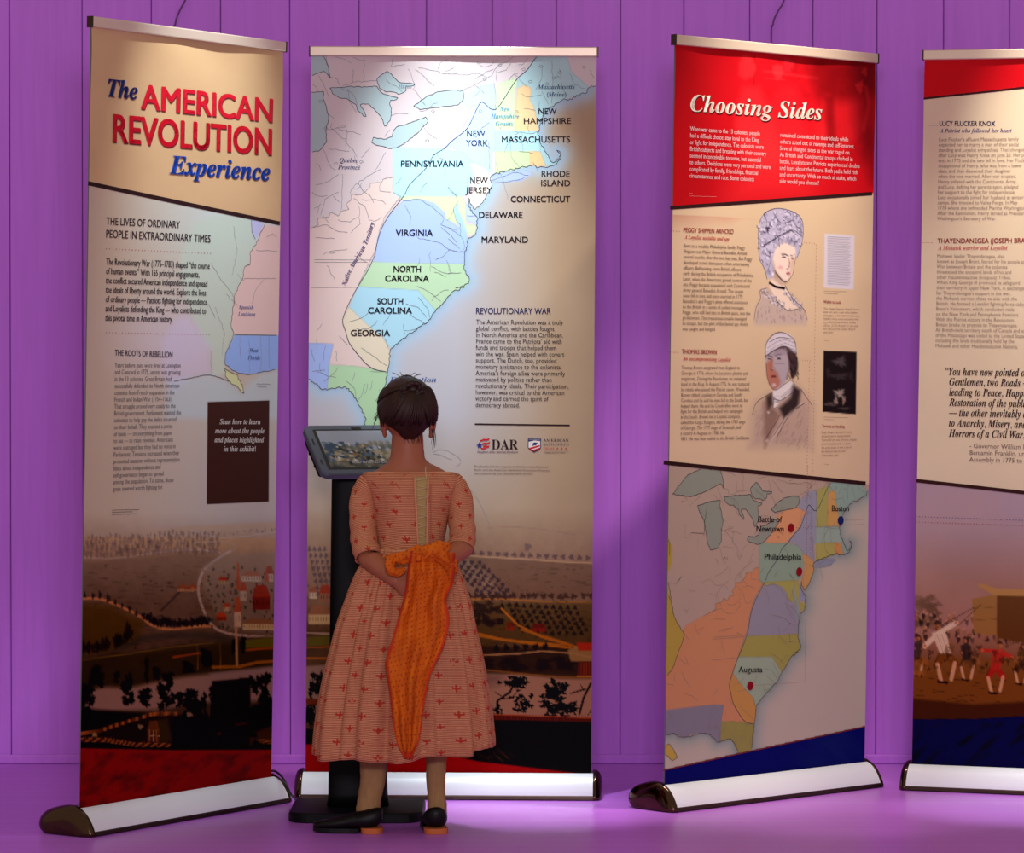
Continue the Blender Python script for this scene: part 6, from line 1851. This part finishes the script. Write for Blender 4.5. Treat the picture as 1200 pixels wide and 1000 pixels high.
k.col(k.mix(k.m1('MULTIPLY', motif, .88), k.mix(k.m1('MULTIPLY', k.noise(22, k.coord('Object', (1, 1, .5)), 4, .65), .55), basec, L4((132, 48, 30))), L4((176, 34, 24))))
wr_ = k.noise(26, k.coord('Object', (1, 1, 2.6)), 3, .6, .8)
hgt = k.m1('ADD', k.m1('MULTIPLY', wr_, .8), k.m1('MULTIPLY', stripe, .03))
k.bump(hgt, .55, .004)
m_lace = mat('olive_cream_placket', (172, 146, 92), .8, spec=.1)
m_cord = mat('cream_cord', (206, 176, 130), .7)
m_tape = mat('dress_tape', (190, 96, 78), .8)

# bodice
spec = [(441.5, 519.5, 652, .0815, -.001), (441, 520, 640, .081, -.001), (440, 523, 622, .083, -.001), (437.5, 528, 598, .087, -.001), (433, 534, 578, .086, 0), (427, 539, 565, .078, .001), (424.5, 537, 556, .068, .003), (427, 534, 552.5, .062, .004)]
rows = smooth_path([tuple(map(float, s_)) for s_ in spec], 4)
NB = 120; rings = []; uvs = []
vv = 0; prev = None
for ri, (l, r, y, d, c) in enumerate(rows):
    a, b = G(l, y, c), G(r, y, c); hw_ = (b.x - a.x) / 2
    if prev is not None:
        vv += math.hypot(a.z - prev[0], (hw_ - prev[1]) * .5)
    prev = (a.z, hw_)
    ring = []
    for j in range(NB + 1):
        th = 2 * math.pi * j / NB + math.pi / 2
        x = hw_ * math.copysign(abs(math.cos(th)) ** .92, math.cos(th)); yy = d * math.copysign(abs(math.sin(th)) ** .92, math.sin(th))
        z = a.z
        t_ = ri / (len(rows) - 1)
        bk_ = max(0, -math.sin(th)); fr_ = max(0, math.sin(th))
        # wide scooped neck (lower in front), pointed waist at the back
        z += -.003 * t_ ** 6 * bk_ ** 2 - .006 * t_ ** 8 * abs(math.cos(th)) ** 6 - .045 * t_ ** 6 * fr_ ** 2
        z += -.016 * (1 - t_) ** 5 * bk_ ** 8
        # curved seams, gathers
        for sx0 in (-.030, .030):
            xs_ = sx0 * (1 + .9 * t_ ** 2)
            if math.sin(th) < 0:
                yy += .0022 * math.exp(-((x - xs_ - .006) / .003) ** 2)
        yy += .0012 * math.sin(z * 520 + 4 * math.sin(x * 60)) * (1 - .3 * t_)
        ring.append((a.x + hw_ + x, (a.y) + yy, z)); uvs.append((j / NB * 2 * math.pi * hw_ * .82, vv))
    rings.append(ring)
V, F = loft(rings, False, False)
o = mesh_obj('bodice', V, F, m_dress, girl, True, uv=uvs)
sm = o.modifiers.new('t', 'SOLIDIFY'); sm.thickness = .0025; sm.offset = -1
# neckband
nb = rings[-1][:-1]
o = mesh_obj('neckband', *tube([Vector(p) + Vector((0, 0, .0005)) for p in nb] + [Vector(nb[0]), Vector(nb[1])], .0026, 6, False), m_dress, girl, True, uv=None)
# centre-back placket with lacing
def back_pt(px, py, lift=.004):
    """a point on the back of the bodice"""
    best = None
    for (l, r, y, d, c) in rows:
        if best is None or abs(y - py) < abs(best[2] - py):
            best = (l, r, y, d, c)
    l, r, y, d, c = best
    a, b = G(l, py, c), G(r, py, c); hw_ = (b.x - a.x) / 2; x = G(px, py, c).x - (a.x + hw_)
    yy = -d * max(.05, 1 - abs(x / hw_) ** 2.15) ** .46
    return Vector((a.x + hw_ + x, a.y + yy - lift, a.z))


ys = np.linspace(558, 638, 18)
L_, R_, V, F = [], [], [], []
for i, y in enumerate(ys):
    f_ = (y - 558) / 80
    wv = .6 * math.sin(i * 1.7)
    V += [back_pt(488.5 + f_ * 3 + wv, y, .0022), back_pt(493.5 + f_ * 2 + wv, y, .0034), back_pt(501 - f_ * 1.5 + wv, y, .0022)]
    if i:
        b0 = (i - 1) * 3; F += [(b0, b0 + 1, b0 + 4, b0 + 3), (b0 + 1, b0 + 2, b0 + 5, b0 + 4)]
mesh_obj('placket', V, F, m_lace, girl, True)
for s_, x0, x1 in ((0, 487, 491), (1, 502.5, 501)):
    P = [back_pt(x0 + (x1 - x0) * i / 17, y, .0042 + .0008 * math.sin(i * 2)) for i, y in enumerate(ys)]
    mesh_obj('placket_edge', *tube(P, .0030, 7), m_dress, girl, True)
for i in range(14):
    y = 562 + i * 5.5; a = back_pt(488.5 + i * .2, y, .0052); b = back_pt(501.5 - i * .1, y + 2.6 * (1 if i % 2 else -1), .0052)
    mesh_obj('lace', *tube([a, a.lerp(b, .5) + Vector((0, -.0018, 0)), b], .0011, 5), m_cord, girl, True)
P = [back_pt(506, y, .0035) for y in np.linspace(566, 632, 9)] + [back_pt(503, 636, .004), back_pt(499, 640, .004)]
mesh_obj('lacing_cord', *tube(smooth_path(P, 3), .0014, 6), m_tape, girl, True)
P = [back_pt(499.5, 546 + i * 3, .004) for i in range(3)] + [back_pt(500.5, 560, .004)]
mesh_obj('lacing_cord', *tube(smooth_path(P, 3), .0011, 5), m_cord, girl, True)

# sleeves to the elbow
def sleeve(P, R, hemn, ph):
    P = [Vector(p) for p in smooth_path(P, 7)]
    R = list(np.interp(np.linspace(0, 1, len(P)), np.linspace(0, 1, len(R)), R))
    P, T, N = frames(P); n = 56; rings = []; uvs = []; s = 0
    for i, (p, t_, nn, r) in enumerate(zip(P, T, N, R)):
        if i: s += (P[i] - P[i - 1]).length
        b = t_.cross(nn); ring = []
        for j in range(n + 1):
            a = 2 * math.pi * j / n
            w_ = 1 + .035 * math.sin(i * 1.25 + 1.6 * math.sin(a + ph)) * (i / len(P)) ** .5 + .015 * math.sin(3 * a + i * .5)
            ring.append(p + nn * (math.cos(a) * r * w_) + b * (math.sin(a) * r * w_)); uvs.append((j / n * 2 * math.pi * .036, -s))
        rings.append(ring)
    V, F = loft(rings, False, False)
    o = mesh_obj('sleeve', V, F, m_dress, girl, True, uv=uvs)
    sm = o.modifiers.new('t', 'SOLIDIFY'); sm.thickness = .003; sm.offset = -1
    return o


sleeve([G(441, 562, .0), G(432, 568, .0), G(426.5, 585, -.002), G(425.5, 612, -.018), G(427, 636, -.042), G(431, 653, -.064)], [.018, .032, .0365, .0355, .0345, .0350], 3, 0)
sleeve([G(523, 562, .0), G(530, 567, .0), G(537, 582, -.002), G(540.5, 607, -.018), G(542, 628, -.040), G(539.5, 643, -.064)], [.018, .032, .0350, .0345, .0340, .0345], 3, 2)

# skirt
SK = [(441.5, 520, 645), (437, 524, 650), (424.5, 534, 663), (414, 542, 684), (405, 549.5, 708), (396, 554.5, 733), (390, 560, 757), (384, 564.5, 780), (379, 568, 803), (375, 571.5, 826), (371.5, 574, 850), (369.5, 576, 872), (369, 576, 884)]
rows = smooth_path([(float(a), float(b), float(c)) for a, b, c in SK], 3)
NS = 300; rings = []; uvs = []; s = 0
skirt_back = []
rs = random.Random(77)
phs = [rs.uniform(0, 6.28) for _ in range(12)]
for ri, (l, r, y) in enumerate(rows):
    t_ = ri / (len(rows) - 1)
    a, b = G(l, y), G(r, y); hw_ = (b.x - a.x) / 2; cx_ = (a.x + b.x) / 2
    dp = hw_ * (1.0 - .12 * t_) if t_ < .02 else hw_ * (1.02 - .20 * t_)
    dp = max(dp, .083)
    if ri: s += math.hypot(a.z - pz, (hw_ - ph_) * .7)
    pz, ph_ = a.z, hw_
    ring = []
    for j in range(NS + 1):
        th = 2 * math.pi * j / NS + math.pi / 2
        g1 = math.sin(th * 46 + 1.2 * math.sin(th * 5)) * .0055 * math.exp(-t_ * 2.4)
        am = .005 + .019 * min(1, t_ * 1.3)
        g2 = am * (.55 * math.sin(th * 11 + phs[0] + .5 * math.sin(th * 3 + phs[4])) + .35 * math.sin(th * 17 + phs[1] + t_ * .8) + .30 * math.sin(th * 7 + phs[2] - t_) + .26 * math.sin(th * 29 + phs[3] + .6 * math.sin(th * 4)) * (1 - t_ * .5))
        side_ = abs(math.cos(th)) ** 3
        g2 *= (1 - .45 * side_)
        rad = g1 + g2
        x = (hw_ + rad) * math.cos(th); yy = (dp + rad * 1.1) * math.sin(th)
        z = a.z
        dz = 0
        if t_ > .5:
            w_ = (t_ - .5) / .5
            dz += w_ ** 2 * (.018 * math.cos(th) * (1 if math.cos(th) > 0 else .3) - .004 * math.sin(th * 7 + 1) + (-.0 if math.sin(th) < 0 else .0))
        ring.append((cx_ + x, .0 + yy, z + dz)); uvs.append((j / NS * .92 + .0, -s))
    rings.append(ring)
    skirt_back.append((y, a.z, dp, cx_, hw_))
V, F = loft(rings, False, False)
o = mesh_obj('skirt', V, F, m_dress, girl, True, uv=uvs)
sm = o.modifiers.new('t', 'SOLIDIFY'); sm.thickness = .003; sm.offset = -1
# tucked hem
hem = [Vector(p) for p in rings[-3][:-1]]
# waistband
wb = [Vector(p) for p in rings[1][:-1]]
mesh_obj('waistband', *tube([Vector((p.x, p.y, p.z + .004)) for p in wb[::3]] + [wb[0] + Vector((0, 0, .004))], .0045, 7, False), m_dress, girl, True)
hl = []
for ln in (-3, -5):
    P = [Vector(p) for p in rings[ln][:-1]]
    c_ = sum(P, Vector()) / len(P)
    P = [p + (p - c_).normalized() * .0016 for p in P[::2]]
    mesh_obj('hem_tuck', *tube(P + [P[0]], .0018, 5, False), m_dress, girl, True)


def skirt_y(px, py):
    """how far back the skirt reaches at this place (local y, negative toward the camera)"""
    ysl = [q[0] for q in skirt_back]
    dp = np.interp(py, ysl, [q[2] for q in skirt_back]); cx_ = np.interp(py, ysl, [q[3] for q in skirt_back]); hw_ = np.interp(py, ysl, [q[4] for q in skirt_back])
    x = G(px, py).x - cx_
    return -dp * math.sqrt(max(.05, 1 - (x / hw_) ** 2))


# stockings and shoes
m_sock = mat('tan_stocking', rough=.85, spec=.1)
k = NT(m_sock)
k.col(k.mix(k.noise(90, k.coord('Object', (1, 1, .3)), 2), L4((178, 140, 92)), L4((150, 112, 72))))
wv = k.new('ShaderNodeTexWave'); wv.inputs['Scale'].default_value = 60; wv.inputs['Distortion'].default_value = 2; k.t.links.new(k.coord('Object'), wv.inputs[0])
k.bump(wv.outputs[1], .4, .001)
m_shoe = mat('black_leather', (11, 8, 7), .5, spec=.25)
m_sole = mat('orange_tan_leather_sole', (198, 104, 44), .6)
for spec, nm in (([(441, 802, .041), (439, 850, .040), (437, 893, .0385), (436.5, 915, .036), (433, 935, .0335), (431, 950, .035), (430, 962, .032)], 'l'),
                 ([(508, 802, .040), (509, 850, .038), (511, 893, .0295), (510.5, 912, .028), (511, 930, .0255), (512, 945, .028), (512, 960, .028)], 'r')):
    P = [G(x, y, -.0) for x, y, r_ in spec]; P = [Vector(p) for p in smooth_path(P, 5)]
    R = np.interp(np.linspace(0, 1, len(P)), np.linspace(0, 1, len(spec)), [q[2] * .9 for q in spec])
    R = [r_ * (1 + .02 * math.sin(i * 2.1) * (i / len(P))) for i, r_ in enumerate(R)]
    mesh_obj('stocking', *tube(P, R, 24), m_sock, girl, True)


def shoe(heel, ang, L, W, H):
    """heel: local x,y of the heel's back; ang: direction the toe points"""
    d = Vector((math.cos(ang), math.sin(ang), 0)); s_ = Vector((-d.y, d.x, 0)); rings = []
    prof = [(-.002, .50, .62, .030), (.012, .80, .86, .018), (.035, .96, .90, .012), (.06, .98, .80, .012), (.085, .94, .70, .012), (.11, 1.0, .58, .011), (.14, 1.04, .46, .011), (.165, .92, .38, .011), (.182, .66, .30, .011), (.192, .28, .22, .012)]
    H0 = Vector((heel[0], heel[1], 0))
    for t_, w_, h_, z0 in prof:
        c = H0 + d * (t_ * L / .19); ring = []
        for i in range(22):
            a = 2 * math.pi * i / 22
            z = z0 + (H * h_ - z0 * .0) * (.5 + .5 * math.sin(a))
            if math.sin(a) < 0: z = z0 + .0 + (H * h_ * .5) * (1 + math.sin(a)) ** 1.0
            ring.append(c + s_ * (W / 2 * w_ * math.copysign(abs(math.cos(a)) ** .8, math.cos(a))) + Vector((0, 0, z)))
        rings.append(ring)
    sh = mesh_obj('shoe', *loft(rings, True), m_shoe, girl, True)
    sol = []
    for t_, w_, h_, z0 in prof:
        c = H0 + d * (t_ * L / .19)
        sol.append([c + s_ * (W / 2 * w_ * .97), c - s_ * (W / 2 * w_ * .97), c - s_ * (W / 2 * w_ * .97) + Vector((0, 0, 0)), c + s_ * (W / 2 * w_ * .97)])
    V, F = [], []
    sol = sol[3:]
    zt, zb = .0135, .0085
    for q in sol:
        V += [q[0] + Vector((0, 0, zt)), q[1] + Vector((0, 0, zt)), q[1] + Vector((0, 0, .004)), q[0] + Vector((0, 0, .004))]
    for i in range(len(sol) - 1):
        for a, b in ((0, 1), (1, 2), (2, 3), (3, 0)):
            F.append((i * 4 + a, i * 4 + b, i * 4 + 4 + b, i * 4 + 4 + a))
    F += [(3, 2, 1, 0), tuple(len(V) - 4 + i for i in range(4))]
    mesh_obj('sole', V, F, m_shoe, sh)
    # heel block
    hb = []
    for z, k_ in ((0.0005, 1.04), (.006, 1.07), (.0150, 1.10)):
        ring = []
        for i in range(18):
            a = 2 * math.pi * i / 18
            ring.append(H0 + d * (.024 + .026 * k_ * math.copysign(abs(math.cos(a)) ** .7, math.cos(a))) + s_ * (W * .45 * k_ * math.copysign(abs(math.sin(a)) ** .7, math.sin(a))) + Vector((0, 0, z)))
        hb.append(ring)
    mesh_obj('heel', *loft(hb, True), m_sole, sh)['label'] = 'orange tan stacked heel'
    # bow/tab on the instep and the topline
    tp = [H0 + d * (t0 * L / .19) + s_ * (W / 2 * w0) + Vector((0, 0, z0_)) for t0, w0, z0_ in ((-.001, 0, H * .82), (.01, .62, H * .84), (.04, .86, H * .80), (.07, .80, H * .74), (.088, 0, H * .72), (.07, -.80, H * .74), (.04, -.86, H * .80), (.01, -.62, H * .84), (-.001, 0, H * .82))]
    mesh_obj('topline', *tube(smooth_path(tp, 4), .0022, 6, False), m_shoe, sh, True)
    return sh


hl = G(447, 973); hr = G(512, 972)
shoe((hl.x, -.03), math.radians(172), .175, .062, .056)
shoe((hr.x, -.055), math.radians(96), .180, .064, .060)

# ---------------------------------------------------------------- the orange scarf she holds
m_sc = mat('orange_crinkled_cotton', rough=.75, spec=.2)
k = NT(m_sc)
uvn = k.new('ShaderNodeUVMap'); sp = k.new('ShaderNodeSeparateXYZ'); k.t.links.new(uvn.outputs[0], sp.inputs[0])
u_, v_ = sp.outputs[0], sp.outputs[1]
rowi = k.m1('FLOOR', k.m1('DIVIDE', v_, .013)); off = k.m1('MULTIPLY', k.m1('MODULO', k.m1('ABSOLUTE', rowi), 2.0), .5)
fu = k.m1('SUBTRACT', k.m1('FRACT', k.m1('ADD', k.m1('DIVIDE', u_, .016), off)), .5); fv = k.m1('SUBTRACT', k.m1('FRACT', k.m1('DIVIDE', v_, .013)), .5)
dots_ = k.m1('LESS_THAN', k.m1('ADD', k.m1('MULTIPLY', fu, fu), k.m1('MULTIPLY', fv, fv)), .032)
c = k.mix(k.noise(14, k.coord('Object'), 3, .6), L4((240, 124, 16)), L4((170, 56, 8)))
c = k.mix(k.m1('MULTIPLY', dots_, .7), c, L4((150, 40, 16)))
edge = k.new('ShaderNodeAttribute', attribute_name='edge')
c = k.mix(k.m1('MULTIPLY', edge.outputs['Fac'], .8), c, L4((196, 40, 18)))
k.col(c)
k.b.inputs['Subsurface Weight'].default_value = 0.0
k.bump(k.noise(120, k.coord('Object', (1, 1, 2.2)), 3, .6, 1.0), .5, .003)
SZ = -.012
scarf = thing('scarf', 'orange dotted cotton scarf gathered in her hands and hanging down behind the skirt', 'scarf', (GX, GY - .15, 0))
SO = Vector((0, -.15, 0))
LE = smooth_path([(482, 646), (478, 668), (475, 694), (467, 724), (459, 751.5), (452, 777), (455, 800), (458.5, 827), (461, 850), (465, 872), (474, 890)], 5)
RE = smooth_path([(533, 648), (532, 664), (531, 682), (523, 702), (526.5, 728), (520, 757), (505, 790), (499, 815), (495, 841), (490, 872), (480, 891)], 5)
NR = len(LE); NC = 46; V, uvs, ed = [], [], []
for i in range(NR):
    (xl, yl), (xr, yr) = LE[i], RE[i]; t_ = i / (NR - 1)
    for j in range(NC):
        s_ = j / (NC - 1)
        px = xl + (xr - xl) * s_; py = yl + (yr - yl) * s_
        wdt = max(6, xr - xl)
        wm_ = min(1, wdt / 40)
        fold = .015 * wm_ * math.sin(s_ * 8 + t_ * 5.5) + .008 * wm_ * math.sin(s_ * 21 - t_ * 7 + 1) + .0035 * math.sin(t_ * 46 + s_ * 8)
        base = min(-.175 + .03 * (t_ < .1), skirt_y(px, py) - .022 - .016 * t_)
        top = -.185 - .012 * math.sin(math.pi * s_)
        w_ = min(1, t_ * 3.2)
        y_ = top * (1 - w_) + base * w_ - abs(fold) - fold * .4 + SZ * (1 - w_)
        p = loc(wx(px, py, GY + y_)) - SO
        p.y = y_ + .15
        V.append(p); uvs.append((s_ * wdt / 456 * 1.5 + t_ * .1, -t_ * .55)); ed.append(1.0 if (s_ < .05 or s_ > .955 or t_ > .955) else 0.0)
F = [(i * NC + j, (i + 1) * NC + j, (i + 1) * NC + j + 1, i * NC + j + 1) for i in range(NR - 1) for j in range(NC - 1)]
o = mesh_obj('hanging_cloth', V, F, m_sc, scarf, True, uv=uvs)
ea = o.data.attributes.new('edge', 'FLOAT', 'POINT'); ea.data.foreach_set('value', ed)
sm = o.modifiers.new('t', 'SOLIDIFY'); sm.thickness = .003; sm.offset = 0
rs = random.Random(5)


def roll(P, R, name, ph, n=22, wr=9):
    P = [Vector(p) for p in smooth_path(P, 8)]
    R = list(np.interp(np.linspace(0, 1, len(P)), np.linspace(0, 1, len(R)), R))
    P, T, N = frames(P); rings = []; uvs = []
    for i, (p, t_, nn, r) in enumerate(zip(P, T, N, R)):
        b = t_.cross(nn)
        ring = []
        for j in range(n + 1):
            a = 2 * math.pi * j / n
            w_ = 1 + .16 * math.sin(a * 5 + i * .35 + ph) + .10 * math.sin(a * 3 - i * .5 + ph * 2) + .06 * math.sin(i * 1.4)
            ring.append(p + nn * (math.cos(a) * r * w_) + b * (math.sin(a) * r * w_)); uvs.append((j / n * .09, i * .006))
        rings.append(ring)
    V, F = loft([[q - SO + Vector((0, SZ, 0)) for q in r_] for r_ in rings], False, False)
    o = mesh_obj(name, V, F, m_sc, scarf, True, uv=uvs)
    return o


roll([G(452, 653, -.135), G(459, 655, -.162), G(474, 653, -.176), G(492, 649, -.186), G(508, 646, -.188), G(521, 641, -.180), G(527, 640, -.160)], [.004, .013, .015, .019, .021, .015, .004], 'cloth_roll', 0)
roll([G(500, 642, -.178), G(514, 648, -.190), G(525, 658, -.190), G(531, 668, -.178), G(527, 674, -.165)], [.008, .017, .018, .013, .004], 'cloth_roll', 2)
roll([G(463, 652, -.165), G(457, 658, -.176), G(458, 667, -.178), G(466, 671, -.174), G(475, 666, -.172)], [.008, .012, .012, .010, .006], 'cloth_roll', 4)
